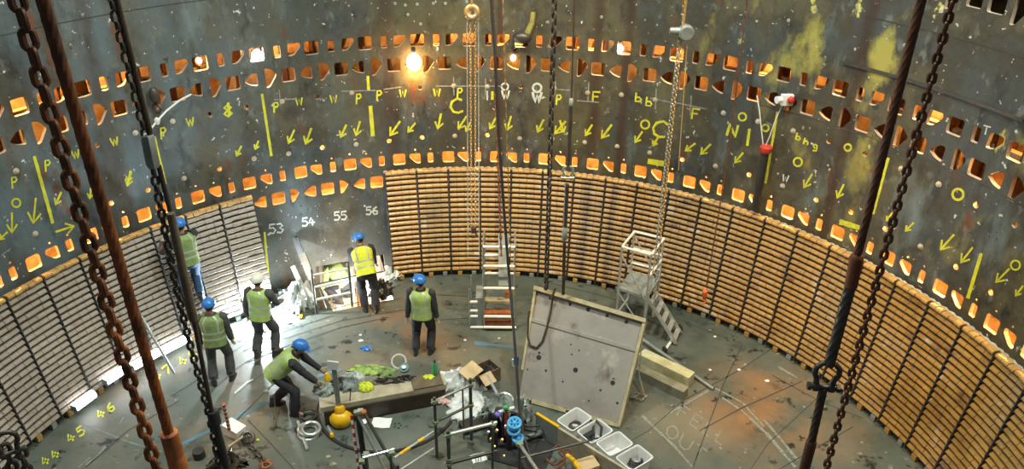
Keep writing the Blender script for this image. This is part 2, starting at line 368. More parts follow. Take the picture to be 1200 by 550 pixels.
# ------------------------------------------------------------------ curved steel wall with cut openings
D = 0.13028
def rnd_poly(pts, r=0.035, n=3):
    out = []; N = len(pts)
    for i in range(N):
        p0 = Vector(pts[i-1]).to_2d(); p = Vector(pts[i]).to_2d(); p1 = Vector(pts[(i+1) % N]).to_2d()
        a = (p0-p); b = (p1-p); k = min(r, a.length*0.45, b.length*0.45)
        A = p+a.normalized()*k; B = p+b.normalized()*k
        for j in range(n+1):
            t = j/n; out.append((1-t)**2*A+2*t*(1-t)*p+t*t*B)
    return out
SQ = [(-.14, -.14), (.14, -.14), (.14, .14), (-.14, .14)]
NA = [(-.065, -.125), (.065, -.125), (.065, .125), (-.065, .125)]
D1 = [(-.13, -.13), (.00, -.11), (.14, .05), (.13, .13), (-.11, .13)]
D2 = [(-.15, -.01), (-.03, -.10), (.12, -.14), (.13, .13), (.02, .13)]
TR = [(-.10, -.21), (-.02, -.19), (.14, .04), (.03, .16), (-.10, .20)]
DB = [(-.15, .03), (.02, -.14), (.13, -.15), (.13, .10), (.10, .13), (-.14, .13)]
holes = []     # (u, v, poly)
def put(ph, z, shape, r=.045, s=1.0):
    j = random.uniform(-.012, .012)
    holes.append([Vector((ph*RW+j, z)) + Vector(p)*s for p in rnd_poly(shape, r)])
zT1, zT2, zB1, zB2 = 5.456, 4.962, 2.816, 2.32
for k in range(-4, 26):
    a = -1.07187+D*k
    put(a, zT1, SQ); put(a+.36*D, zT1, NA, .03); put(a+.66*D, zT1, D1)
    a = -0.87529+D*(k-2)
    put(a, zT2, SQ); put(a+.335*D, zT2, D2); put(a+.68*D, zT2, TR)
    a = -1.13545+D*k
    put(a, zB1, SQ, .05, .95); put(a+.33*D, zB1, DB, .045, .88); put(a+.64*D, zB1, NA, .04, .95)
    a = -1.07187+D*k
    put(a+.1*D, 7.36, SQ); put(a+.44*D, 7.33, TR); put(a+.77*D, 7.36, SQ, .035, .9)
a0 = phi_of(onwall(384.5, 221.4))
for k in range(-2, 2):
    a = a0+D*k
    if -.62 < a-.35*D: put(a-.35*D, zB2, D2)
    if -.62 < a: put(a, zB2, SQ)
    if a+.33*D < -.27: put(a+.33*D, zB2, TR, .035, .8)
bolts = []     # plugged round holes: phi, z
def rnd_hole(ph, z, r=.052):
    holes.append([Vector((ph*RW+r*cos(t*pi/5), z+r*sin(t*pi/5))) for t in range(10)])
aM1 = phi_of(onwall(531.8, 101.4)); aM2 = phi_of(onwall(533, 160))
for k in range(-17, 21):
    for a, z in ((aM1+k*D*2/3, 4.45), (aM2+k*D*2/3, 3.30)):
        if abs(a) > 1.6: continue
        if random.random() < 0.5: rnd_hole(a, z+random.uniform(-.03, .03))
        else: bolts.append((a, z+random.uniform(-.03, .03)))
for k in range(-3, 25):
    a = -1.13545+D*k
    rnd_hole(a+.33*D, 3.02, .022); rnd_hole(a+.64*D, 3.02, .022)
    if random.random() < .4: rnd_hole(a, 3.06, .02)
PH0, PH1, ZB, ZT = -1.80, 1.80, -1.6, 12.0
# the doorway cut at deck level, and its outline
dA, dB = -.476, -.285
holes.append([Vector((dA*RW, -1.55)), Vector((dB*RW, -1.55)), Vector((dB*RW, .44)), Vector((dA*RW, .44))])
def inside(p, poly):
    c = False; n = len(poly); x, y = p
    for i in range(n):
        a = poly[i]; b = poly[i-1]
        if (a[1] > y) != (b[1] > y) and x < (b[0]-a[0])*(y-a[1])/(b[1]-a[1])+a[0]: c = not c
    return c
vs = []; es = []
def loop(pts):
    b = len(vs); vs.extend(Vector(p[:2]) for p in pts); n = len(pts)
    es.extend((b+i, b+(i+1) % n) for i in range(n))
nu = 110; nz = 34
edge = [(PH0*RW+(PH1-PH0)*RW*i/nu, ZB) for i in range(nu)] + [(PH1*RW, ZB+(ZT-ZB)*i/nz) for i in range(nz)] \
     + [(PH1*RW-(PH1-PH0)*RW*i/nu, ZT) for i in range(nu)] + [(PH0*RW, ZT-(ZT-ZB)*i/nz) for i in range(nz)]
loop(edge)
boxes = []
for h in holes:
    loop(h); xs = [p[0] for p in h]; ys = [p[1] for p in h]; boxes.append((min(xs), max(xs), min(ys), max(ys)))
def near(p, m):
    return any(b[0]-m < p[0] < b[1]+m and b[2]-m < p[1] < b[3]+m for b in boxes)
for i in range(1, nu):
    for j in range(1, nz):
        p = (PH0*RW+(PH1-PH0)*RW*i/nu, ZB+(ZT-ZB)*j/nz)
        if not near(p, .04): vs.append(Vector(p))
ov, oe, of, _, _, _ = delaunay_2d_cdt(vs, es, [], 1, 1e-5)
keep = []
for f in of:
    c = (ov[f[0]]+ov[f[1]]+ov[f[2]])/3
    ins = False
    for b, h in zip(boxes, holes):
        if b[0] < c[0] < b[1] and b[2] < c[1] < b[3] and inside(c, h): ins = True; break
    if not ins: keep.append(tuple(f))
TH = 0.075
wb = MB()
for R_ in (RW, RW+TH):
    for p in ov: wb.v.append(pol(R_, p[0]/RW, p[1]))
NV = len(ov); ecount = {}
for f in keep:
    a, b, c = f
    n = (wb.v[b]-wb.v[a]).cross(wb.v[c]-wb.v[a])
    if n.dot(Vector((wb.v[a].x, wb.v[a].y, 0))) > 0: a, b, c = a, c, b
    wb.quad((a, b, c)); wb.quad((a+NV, c+NV, b+NV))
    for e in ((a, b), (b, c), (c, a)): ecount[e] = 1
wb.m = 1
for (a, b) in list(ecount):
    if (b, a) not in ecount: wb.quad((b, a, a+NV, b+NV))
wall = wb.build('wall_back', [MW, MRIM], None, True, kind='structure')
# chamber behind the wall
def ringwall(R_, z0, z1, n=96, p0=PH0, p1=PH1, inward=True):
    m = MB()
    for i in range(n+1):
        a = p0+(p1-p0)*i/n; m.v += [pol(R_, a, z0), pol(R_, a, z1), pol(R_+.03, a, z1), pol(R_+.03, a, z0)]
    for i in range(n):
        for k in range(4): m.quad((i*4+k, (i+1)*4+k, (i+1)*4+(k+1) % 4, i*4+(k+1) % 4))
    return m
def ringplate(R0, R1, z, th=.03, n=96, p0=PH0, p1=PH1):
    m = MB()
    for i in range(n+1):
        a = p0+(p1-p0)*i/n; m.v += [pol(R0, a, z), pol(R1, a, z), pol(R1, a, z+th), pol(R0, a, z+th)]
    for i in range(n):
        for k in range(4): m.quad((i*4+k, i*4+(k+1) % 4, (i+1)*4+(k+1) % 4, (i+1)*4+k))
    return m
RO = RW+1.15
ringwall(RO, -1.6, 12).build('wall_outer', MCH, None, kind='structure')
for i, z in enumerate((9.0, 6.15, 3.75, 1.75)):
    ringplate(RW+.076, RO, z).build('trim_%d' % (i+1), MCH, None, kind='structure')
ringplate(RW+.42, RW+.55, 5.15, .10).build('trim_5', MCH, None, kind='structure')
for i, ph in enumerate((PH0+.005, PH1-.005)):
    e = MB(); e.beam(pol(RW+.08, ph, 5.2), pol(RO, ph, 5.2), .03, 13.4); e.build('trim_%d' % (6+i), MCH, None, kind='structure')

# stiffener plates seen through the openings
st = thing('stiffener_plate', 'rusty upright plate with side flange behind the steel wall openings', 'plate', pol(RW+.3, 0, 5.2), 0, 'stiffener plates behind the openings')
m = MB(); m.box((0, 0.05, 0), (.035, .5, 1.7)); m.build('web', MRUSTD, st, local=True)
m = MB(); m.box((.04, .28, 0), (.16, .03, 1.7)); m.build('flange', MCH, st, local=True)
sts = [st]
def ring_copies(o, first, phis, R_, z):
    res = []
    for i, ph in enumerate(phis):
        c = o if (first and i == 0) else copy_tree(o)
        c.location = pol(R_, ph, z); c.rotation_euler = (0, 0, -ph); res.append(c)
    return res
phs = [-1.45+D*.5*i+random.uniform(-.02, .02) for i in range(46)]
ring_copies(st, True, phs, RW+.42, 5.2)
pp = thing('steel_pipe', 'slanted rusty pipe inside the lit chamber behind the wall', 'pipe', pol(RW+.6, 0, 5.2), 0, 'pipes behind the openings')
m = MB(); m.tube([(-.35, .1, -.8), (.3, .1, .8)], .045, 10); m.build('barrel', MCH, pp, local=True)
m = MB(); m.tube([(.28, .1, .76), (.32, .1, .86)], .075, 12); m.build('collar', MCH, pp, local=True)
ring_copies(pp, True, [-1.4+.21*i+random.uniform(-.05, .05) for i in range(14)], RW+.62, 5.2)

# lamps in the chamber: bulb, cage and holder, and their light
MBULB = emis('lit_bulb', (1.0, 0.55, 0.18), 30)
MBULBW = emis('lit_white_bulb', (1.0, 0.86, 0.66), 22)
def lamp(ph, z, R_, energy, label, col=(1, .50, .13), bulb=MBULB, r=.06, bright=None):
    p = pol(R_, ph, z)
    t = thing('work_lamp', label, 'lamp', p, -ph, 'work lamps behind the wall')
    m = MB(); m.ell((0, 0, 0), (r, r, r*1.2)); m.build('bulb', bulb, t, local=True)
    m = MB(); m.lathe([(.03, .06+r), (.045, .08+r), (.045, .16+r), (.02, .17+r)], n=12); m.build('holder', MBK, t, local=True)
    m = MB()
    for k in range(4):
        a = k*pi/4; q = r*1.5
        m.tube([(q*cos(a)*sin(u), q*sin(a)*sin(u), q*1.25*cos(u)) for u in [2*pi*i/16 for i in range(16)]], .003, 4, closed=True)
    m.build('cage', MDK, t, local=True)
    d = bpy.data.lights.new('work_lamp_light', 'POINT'); d.energy = energy; d.color = col; d.shadow_soft_size = r*1.4
    lo = bpy.data.objects.new('work_lamp_light', d); COL.objects.link(lo); lo.parent = t; lo.location = (0, -.0, -r*1.9)
    return t
for i in range(17):
    ph = -1.52+.19*i
    lamp(ph, 3.45, RW+.80, random.choice((110, 190, 260)), 'orange work lamp on the lower tier behind the steel wall', r=.05)
    lamp(ph+.09, 5.9, RW+.72, random.choice((60, 130, 220, 300)), 'orange work lamp on the upper tier behind the steel wall', r=.05)
    
def lamp_at(x, y, R_, energy, label, **k):
    p = onwall(x, y, R_); return lamp(phi_of(p), p.z, R_, energy, label, **k)
lamp_at(485, 73, RW-.17, 75, 'glaring orange lamp shining at the upper row of wall openings', r=.155)
lamp_at(601.5, 68, RW-.02, 5, 'small orange lamp glowing in an opening right of the glaring one', r=.055)
lamp_at(233, 71, RW+.12, 6, 'small orange lamp in an upper opening left of the chains', r=.05)
lamp_at(726, 57, RW+.14, 14, 'white lamp in an upper opening right of the centre', r=.075, bulb=MBULBW, col=(1, .8, .55))
lamp_at(302, 66, RW+.28, 30, 'white lamp filling an upper opening left of the centre', r=.12, bulb=MBULBW, col=(1, .88, .75))
lamp_at(1190, 235, RW+.45, 60, 'orange lamp behind the large openings at the right edge', r=.06)

# weld seams, ledge and plugged bolt holes on the wall
def wall_band(name, ph0, ph1, z, h, th, mat, n=40, **kw):
    m = MB()
    for i in range(n+1):
        a = ph0+(ph1-ph0)*i/n; m.v += [pol(RW-th, a, z-h/2), pol(RW-th, a, z+h/2), pol(RW+.01, a, z+h/2), pol(RW+.01, a, z-h/2)]
    for i in range(n):
        for k in range(4): m.quad((i*4+k, i*4+(k+1) % 4, (i+1)*4+(k+1) % 4, (i+1)*4+k))
    return m.build(name, mat, wall, **kw)
wall_band('ledge', .88, 1.27, 5.92, .05, .03, MDK)
wall_band('weld_seam', .70, 1.5, 4.78, .018, .004, MDK)
wall_band('weld_seam', .9, 1.5, 6.75, .018, .004, MDK)
wall_band('weld_seam', -1.5, .5, 6.6, .014, .003, MDK, 80)
m = MB()
for (a, z) in bolts:
    p = pol(RW+.0, a, z); n = -Vector((p.x, p.y, 0)).normalized()
    m.lathe([(.055, 0), (.052, .010), (.03, .012), (.028, .03), (.012, .035)], p, n, 10)
m.build('bolt_row', MRIM, wall, label='round bolt heads in rows')
m = MB(); random.seed(3)
for i in range(140):
    a = random.uniform(-1.45, 1.5); z = random.choice([random.uniform(2.9, 9.0), random.uniform(5.8, 8.6)]); s = random.uniform(.008, .020)
    p = pol(RW, a, z); n = -Vector((p.x, p.y, 0)).normalized()
    m.lathe([(s, 0), (s*.9, .006), (s*.3, .009)], p, n, 7)
for (x, y) in ((463, 4), (475, 6), (489, 5), (478, 17), (508, 4), (522, 4), (547, 2), (493, 28), (924, 24), (1060, 53), (705, 20), (642, 26)):
    p = onwall(x, y); n = -Vector((p.x, p.y, 0)).normalized()
    m.lathe([(.034, 0), (.03, .01), (.01, .014)], p, n, 9)
m.build('stud_pattern', MDAB, wall, label='small pale studs and paint dabs')

# ------------------------------------------------------------------ strokes of paint and chalk
def stroke(m, pts, w, proj, jit=.12):
    P = []
    for i in range(len(pts)-1):
        a = Vector(pts[i]); b = Vector(pts[i+1]); n = max(1, int((b-a).length/5))
        for j in range(n): P.append(a.lerp(b, j/n))
    P.append(Vector(pts[-1])); b0 = len(m.v)
    for i, p in enumerate(P):
        d = P[min(i+1, len(P)-1)]-P[max(i-1, 0)]; d.normalize(); q = Vector((-d.y, d.x))*(w/2)*(1+random.uniform(-jit, jit))
        m.v += [proj(*(p+q)), proj(*(p-q))]
    for i in range(len(P)-1): m.quad((b0+2*i, b0+2*i+1, b0+2*i+3, b0+2*i+2))
pw = lambda x, y: onwall(x, y, RW-.006)
pf = lambda x, y: at(x, y, .005)
GL = {'w': [[(0, 1), (.25, 0), (.5, .8), (.75, 0), (1, 1)]], 'W': [[(0, 1), (.25, 0), (.5, .7), (.75, 0), (1, 1)]],
 'p': [[(.1, -.3), (.2, 1), (.7, 1), (.85, .7), (.6, .45), (.2, .45)]], 'P': [[(.1, 0), (.1, 1), (.7, 1), (.9, .75), (.7, .5), (.1, .5)]],
 'F': [[(.1, 0), (.1, 1), (.9, 1)], [(.1, .55), (.7, .55)]], 'b': [[(.1, 1), (.1, 0), (.7, 0), (.85, .25), (.6, .5), (.1, .45)]],
 'C': [[(1, .85), (.6, 1), (.15, .8), (0, .45), (.2, .1), (.6, 0), (1, .1)]], 'N': [[(0, 0), (.1, 1), (.8, 0), (.9, 1)]],
 'E': [[(.9, 1), (.1, 1), (.1, 0), (.9, 0)], [(.1, .5), (.7, .5)]], 'L': [[(.1, 1), (.1, 0), (.8, 0)]],
 'O': [[(.5, 1), (.12, .8), (0, .5), (.15, .15), (.5, 0), (.85, .15), (1, .5), (.88, .8), (.5, 1)]],
 'U': [[(0, 1), (.03, .25), (.3, 0), (.7, 0), (.97, .25), (1, 1)]], 'T': [[(0, 1), (1, 1)], [(.5, 1), (.5, 0)]],
 '3': [[(.05, .95), (.6, 1), (.85, .75), (.45, .55), (.9, .3), (.6, 0), (.05, .08)]], '4': [[(.45, 1), (.05, .35), (.95, .4)], [(.6, .75), (.55, 0)]],
 '5': [[(.9, 1), (.2, .97), (.15, .58), (.6, .62), (.9, .35), (.6, 0), (.05, .06)]], '6': [[(.75, 1), (.25, .7), (.08, .3), (.35, 0), (.8, .1), (.82, .4), (.4, .5), (.1, .3)]],
 '7': [[(.05, .95), (.95, 1), (.4, 0)]], '8': [[(.5, .55), (.15, .78), (.5, 1), (.85, .78), (.5, .55), (.1, .25), (.5, 0), (.9, .25), (.5, .55)]],
 'I': [[(.5, 0), (.5, 1)]], 'h': [[(.1, 1), (.1, 0)], [(.1, .4), (.5, .6), (.8, .4), (.8, 0)]], 'g': [[(.8, .5), (.4, .7), (.1, .4), (.4, .1), (.8, .4), (.8, -.2), (.2, -.3)]]}
def text(s, x, y, h, ang=0, mat=MYEL, w=None, proj=pw, parent=None, name='painted_letter', adv=.85, asp=.85, slant=0):
    h *= 1.12
    m = MB(); a = radians(ang); ex = Vector((cos(a), -sin(a))); ey = Vector((-sin(a)+slant*cos(a), -cos(a)-slant*sin(a))); n = len(s)
    for i, c in enumerate(s):
        for pl in GL[c]:
            pts = [Vector((x, y))+ex*((i-n/2+.5)*adv*h+(px-.5)*h*asp)+ey*((py-.5)*h) for px, py in pl]
            stroke(m, pts, w or h*.2, proj)
    return m.build(name, mat, parent or wall, False)
def arrow(t, h, w=2.4, mat=MYEL):
    t = Vector(t); h = Vector(h); d = (h-t); L = d.length; d.normalize(); n = Vector((-d.y, d.x)); m = MB()
    stroke(m, [t, h], w, pw); k = max(5, L*.42)
    stroke(m, [h-d*k+n*k*.62, h, h-d*k-n*k*.62], w*.95, pw)
    return m.build('painted_arrow', mat, wall, False)
def ring(x, y, r, w=2, mat=MYEL, proj=pw, name='painted_circle', parent=None):
    m = MB(); stroke(m, [(x+r*cos(i*pi/6), y+r*sin(i*pi/6)) for i in range(13)], w, proj, .05)
    return m.build(name, mat, parent or wall, False)
for a, b, w in (((40, 183), (62, 262), 4), ((307, 110), (318, 183), 3), ((431, 89), (432, 106), 3.5), ((434, 124), (437, 160), 4.5), ((181, 160), (194, 216), 3),
                ((911, 131), (897, 215), 3), ((1041, 185), (1023, 251), 3.5), ((1150, 297), (1134, 350), 4.5), ((577, 107), (577, 117), 3), ((310, 272), (315, 330), 2.5)):
    m = MB(); stroke(m, [a, b], w, pw); m.build('painted_line', MYEL, wall, False)
for a, b, w in (((984, 260), (1010, 268), 6), ((759, 189), (778, 192), 6)):
    m = MB(); stroke(m, [a, b], w, pw); m.build('painted_bar', MYEL, wall, False)
for a, b in (((345, 152), (338, 168)), ((365, 150), (358, 169)), ((406, 146), (399, 161)), ((422, 142), (417, 159)), ((469, 142), (457, 159)), ((487, 144), (478, 155)),
             ((517, 133), (513, 151)), ((547, 136), (537, 151)), ((552, 142), (546, 154)), ((581, 138), (574, 151)), ((599, 136), (594, 153)), ((637, 140), (630, 155)), ((663, 142), (650, 157)), ((656, 141), (661, 155)),
             ((694, 146), (686, 159)), ((717, 146), (705, 162)), ((753, 154), (744, 167)), ((815, 168), (803, 177)), ((833, 169), (821, 181)), ((871, 179), (861, 191)),
             ((772, 160), (765, 171)), ((952, 204), (942, 220)), ((989, 216), (981, 232)), ((1071, 261), (1061, 271)), ((1118, 275), (1102, 293)), ((1140, 290), (1126, 308)),
             ((1183, 315), (1167, 331)), ((1199, 335), (1190, 347)), ((1046, 249), (1039, 259)), ((42, 232), (39, 262)), ((14, 249), (14, 273)), ((9, 272), (-1, 281)), ((65, 272), (87, 265)),
             ((107, 219), (105, 233)), ((154, 201), (149, 218)), ((283, 171), (277, 183)), ((303, 165), (299, 175)), ((72, 225), (65, 240)), ((153, 200), (150, 213))):
    arrow(a, b)
for x, y, r in ((993.5, 173, 4), (870, 137, 4.5), (1122.6, 228, 6.5), (935, 190, 5), (1190, 311, 5.5), (756, 146, 5), (897, 150, 4), (19, 238, 5)):
    ring(x, y, r, 2.2 if r < 6 else 3)
for s, x, y, h, ang in (('w', 88.6, 181, 9, 12), ('w', 134, 166, 9, 12), ('p', 56, 193, 9, 8), ('p', 17, 213, 9, 8), ('w', 222.8, 143, 9, 8), ('p', 191.5, 155, 9, 8), ('p', 323.7, 125, 8, 4), ('w', 350.5, 119, 8, 4),
     ('w', 390.8, 116, 8, 2), ('p', 420.5, 115, 8, 2), ('p', 444.5, 111, 8, 2), ('w', 472, 109.5, 8, 0), ('w', 512, 108.5, 8, 0), ('p', 539, 108, 8, 0), ('C', 535, 124, 15, 5), ('p', 655, 116, 8, 0),
     ('F', 699, 114, 11, -3), ('b', 748.5, 114, 9, -6), ('b', 761, 119, 9, -8), ('F', 815.4, 134, 11, -8), ('C', 773.5, 151, 17, -15), ('N', 859, 153, 13, -10), ('b', 936, 160, 7, -15), ('h', 945, 166, 7, -15),
     ('g', 956, 171, 7, -15), ('I', 877, 161, 18, -8), ('I', 268, 128, 14, 5), ('8', 267, 130, 12, 5)):
    text(s, x, y, h, ang, w=2.1 if h < 12 else 3)
text('4', 253, 313, 5, 10, w=2)
for s, x, y, h, ang in (('53', 323.7, 268, 9.5, 5), ('54', 361.5, 260, 8.5, 4), ('55', 399, 253, 8.5, 4), ('56', 436, 247, 8, 2)):
    text(s, x, y, h, ang, MCHALK, 2.1, name='painted_number')
text('W', 592.5, 111, 9, 0, MCHALK, 2.2); ring(591.7, 101.5, 4, 2, MCHALK)
text('W', 629.4, 114, 11, 0, MCHALK, 3); ring(629.4, 103, 5, 2.6, MCHALK)
text('W', 920.5, 209, 7, -12, MCHALK, 1.8); text('T', 1155.6, 153, 9, -15, MCHALK, 1.6)
text('I', 571, 112, 10, 0, MCHALK, 1.6)
for pl in ([(511, 101), (589, 101)], [(531.5, 90), (532, 112)], [(449, 105), (470, 102)], [(400, 107), (440, 106)], [(327, 105), (329, 124)], [(321, 117), (348, 116)], [(569, 92), (569, 112)],
           [(651, 95), (650, 112)], [(645, 104), (668, 106)], [(690, 96), (689, 118)], [(676, 118), (702, 120)], [(769, 104), (768, 128)], [(762, 115), (786, 120)], [(810, 112), (809, 135)], [(790, 120), (828, 128)],
           [(1, 300), (12, 292)], [(898, 143), (905, 147)]):
    m = MB(); stroke(m, pl, 1.5, pw); m.build('chalk_line', MCHALKD, wall, False)

# ------------------------------------------------------------------ deck
RF = RW-.01
pA, pB = dA, dB; hr = at(385, 366); RH = hypot(hr.x, hr.y)-.02
fl = MB()
vs2 = [Vector((RF*sin(2*pi*i/128), RF*cos(2*pi*i/128))) for i in range(128)]
es2 = [(i, (i+1) % 128) for i in range(128)]
hp = [pol(RH, pA, 0), pol(RH, pB, 0)] + [pol(RF-.06, pB+(pA-pB)*i/6, 0) for i in range(7)]
b0 = len(vs2); vs2 += [Vector((p.x, p.y)) for p in hp]; es2 += [(b0+i, b0+(i+1) % len(hp)) for i in range(len(hp))]
ov2, _, of2, _, _, _ = delaunay_2d_cdt(vs2, es2, [], 1, 1e-5)
h2 = [(p.x, p.y) for p in hp]
fl.v = [Vector((p.x, p.y, 0)) for p in ov2]; n2 = len(ov2); fl.v += [Vector((p.x, p.y, -.12)) for p in ov2]
ec = {}
for f in of2:
    c = (ov2[f[0]]+ov2[f[1]]+ov2[f[2]])/3
    if inside(c, h2): continue
    a, b, c2 = f
    if (ov2[b]-ov2[a]).cross(ov2[c2]-ov2[a]) < 0: a, b = b, a
    fl.quad((a, b, c2)); fl.quad((a+n2, c2+n2, b+n2))
    for e in ((a, b), (b, c2), (c2, a)): ec[e] = 1
for (a, b) in list(ec):
    if (b, a) not in ec: fl.quad((b, a, a+n2, b+n2))
floor = fl.build('floor', MF, None, False, kind='structure')
for pl, w in (([(430, 352), (350, 372), (300, 395), (262, 420)], .9), ([(480, 362), (400, 376), (330, 398), (280, 430), (240, 465)], .9), ([(470, 350), (440, 356)], .9), ([(380, 405), (330, 425), (290, 450)], .8), ([(700, 540), (760, 505), (800, 470)], 1), ([(965, 460), (900, 520), (880, 550)], 1), ([(290, 492), (318, 521), (346, 552)], 1.6), ([(390, 370), (340, 386), (285, 412)], 1.2), ([(470, 334), (440, 344)], 1.2), ([(455, 372), (400, 384), (340, 404), (290, 425)], 1.2),
              ([(560, 372), (480, 378)], 1.0), ([(1000, 500), (910, 552)], 1.2), ([(905, 408), (870, 432), (800, 470)], 1.2), ([(870, 404), (848, 450), (812, 548)], 1.4), ([(940, 447), (870, 478), (820, 505)], 1.2),
              ([(210, 470), (150, 505), (100, 548)], 1.2), ([(240, 440), (200, 465)], 1.1), ([(1010, 490), (960, 470), (905, 440)], 1.0), ([(645, 332), (700, 345), (790, 372), (850, 396)], 1.0), ([(500, 345), (600, 350)], .9), ([(330, 440), (300, 470), (270, 500)], 1.1)):
    m = MB(); stroke(m, pl, w, pf, .05); m.build('plate_seam', MSEAM, floor, False)
for pl, w in (([(200, 527), (262, 497), (318, 469), (338, 459)], 4), ([(372, 441), (400, 433)], 3.5), ([(556, 402), (575, 404), (602, 407)], 4)):
    m = MB(); stroke(m, pl, w, pf, .3); m.build('painted_line', MBLUEP, floor, False, label='faded blue marking line')
for pl, w in (([(846, 466), (870, 482), (900, 510), (932, 548)], 3), ([(838, 455), (870, 472), (895, 500)], 2), ([(895, 492), (915, 515), (935, 540)], 2.5), ([(780, 487), (830, 458)], 3), ([(912, 430), (934, 443)], 2),
              ([(752, 487), (790, 523), (812, 548)], 2.4), ([(100, 545), (108, 540), (113, 536), (124, 523)], 2), ([(92, 548), (106, 536)], 1.6), ([(140, 497), (145, 489)], 1.6), ([(98, 497), (150, 518), (190, 530)], 1.5)):
    m = MB(); stroke(m, pl, w, pf, .5); m.build('chalk_line', MCHALKD, floor, False)
m = MB(); stroke(m, [(275, 461), (290, 448), (297, 445)], 2.4, pf, .2); m.build('chalk_line', MCHALK, floor, False)
def ftext(s, x, y, dx, dy, h, mat, w, tilt, name='painted_number'):
    """letters whose row runs along (dx, dy) and whose height runs along tilt"""
    m = MB()
    for i, c in enumerate(s):
        for pl in GL[c]:
            stroke(m, [Vector((x+i*dx+(px-.5)*dx*.75+(py-.5)*tilt[0]*h, y+i*dy+(px-.5)*dy*.75+(py-.5)*tilt[1]*h)) for px, py in pl], w, pf)
    return m.build(name, mat, floor, False)
for s, x, y in (('44', 55, 538), ('45', 85, 511), ('46', 120, 483), ('47', 186, 439), ('48', 216, 421)):
    ftext(s, x-2, y+2, 11.5, -7.5, 10.5, MYEL, 2.2, (-.5, -.8))
ftext('FELL', 801, 484, 15, 10, 14, MCHALKF, 1.8, (.5, -.85), 'chalk_letters')
ftext('OUT', 788, 507, 15.5, 12, 15, MCHALKF, 1.9, (.5, -.85), 'chalk_letters')
# kerb round the foot of the battens
ringplate(7.93, 8.28, 0, .02, 96).build('baseboard_back', MBK, None, kind='structure') if False else None

# pit under the doorway
def pit():
    a, b = pol(RH, pA, 0), pol(RH, pB, 0); c, d = pol(RO-.05, pB, 0), pol(RO-.05, pA, 0)
    m = MB(); z = Vector((0, 0, -1.5))
    for p in (a, b, c, d): m.v += [p-Vector((0, 0, .12)), p+z]
    for i, j in ((0, 1), (1, 2), (2, 3), (3, 0)): m.quad((2*i, 2*j, 2*j+1, 2*i+1))
    m.quad((1, 3, 5, 7))
    m.build('wall_pit', pm('pit_steel', (.55, .50, .44), (.38, .30, .24), 4, .5), None, False, kind='structure')
pit()

# ------------------------------------------------------------------ slatted panels round the foot of the wall
DP = 0.087125; SEAM0 = -0.18143
def rz_(z): return 7.75+(z-.15)/(2.585-.15)*(8.134-7.75)
def arc_block(m, r0, r1, a0, a1, z0, z1, dr=0.0, n=2, bev=.016):
    """curved block; inner face radius r0 at z0, leaning out by dr at z1"""
    b = len(m.v); S = [(r0+bev, z0), (r0, z0+bev), (r0+dr, z1-bev*1.6), (r0+dr+bev*1.5, z1), (r1+dr, z1), (r1, z0)]
    for i in range(n+1):
        a = a0+(a1-a0)*i/n
        for (r, z) in S: m.v.append(pol(r, a, z))
    k = len(S)
    for i in range(n):
        for j in range(k): m.quad((b+i*k+j, b+(i+1)*k+j, b+(i+1)*k+(j+1) % k, b+i*k+(j+1) % k))
    m.quad([b+j for j in range(k)]); m.quad([b+n*k+j for j in range(k-1, -1, -1)])
def make_panel(mat, seal, label, group):
    t = thing('slatted_panel', label, 'panel', (0, 0, 0), 0, group)
    def fin(m, name, mat):
        m.v = [Vector(p)-Vector((0, 7.9, 0)) for p in m.v]; return m.build(name, mat, t, local=True, smooth=False)
    ha = DP/2-.0025; m = MB(); rows = 20; bv = .02; dz = (2.515-.15)/rows; nb = 4
    for i in range(rows):
        z0 = .15+dz*i+.012; z1 = z0+dz-.042; r0 = rz_(z0)
        for j in range(nb):
            a0 = -ha+2*ha*j/nb+.0004; a1 = -ha+2*ha*(j+1)/nb-.0004; q = random.uniform(-.006, .006)
            arc_block(m, r0+q, r0+.06, a0, a1, z0, z1, rz_(z1)-r0, 2, bv)
    fin(m, 'battens', mat)
    m = MB(); arc_block(m, rz_(.15)+.065, rz_(.15)+.09, -ha-.002, ha+.002, .14, 2.585, rz_(2.585)-rz_(.15), 3); fin(m, 'backing_sheet', MDK)
    m = MB()
    for j in range(5):
        a0 = -ha+2*ha*j/5+.0006; a1 = -ha+2*ha*(j+1)/5-.0006
        arc_block(m, 8.105+random.uniform(-.01, .01), 8.22, a0, a1, 2.52, 2.59+random.uniform(-.006, .006), 0, 1)
    fin(m, 'top_block_row', MCAP)
    if seal:
        m = MB(); N = 14
        for i in range(N+1):
            a = -DP/2+DP*i/N; w = .05+.018*sin(i*1.7)+random.uniform(-.015, .012); h = 2.625+.015*sin(i*2.1)
            h -= .09; m.v += [pol(8.295-w, a, 2.49), pol(8.295-w*.8, a, h), pol(8.297, a, h+.03), pol(8.297, a, 2.48)]
        for i in range(N):
            for k in range(4): m.quad((i*4+k, (i+1)*4+k, (i+1)*4+(k+1) % 4, i*4+(k+1) % 4))
        fin(m, 'sealant_bead', MSEAL)
    # knotted black cord down the joint
    m = MB(); P = []; R = []
    for i in range(82):
        z = .12+(2.59-.12)*i/81; P.append(pol(rz_(z)-.012, -DP/2, z)+Vector((random.uniform(-.004, .004), 0, 0))); R.append(.014+.008*(i % 4 == 0))
    m.tube(P, R, 6); fin(m, 'joint_cord', MBK)
    m = MB(); arc_block(m, 7.87, 7.99, -DP/2, DP/2, 0.0, .145, 0, 2); fin(m, 'foot_kerb', MBK)
    for a in (-.018, .024):
        m = MB(); arc_block(m, 7.775, 7.88, a-.0065, a+.0065, 0.0, .135, 0, 1); fin(m, 'foot_block', MCAP if a < 0 else MGREYC)
    return t
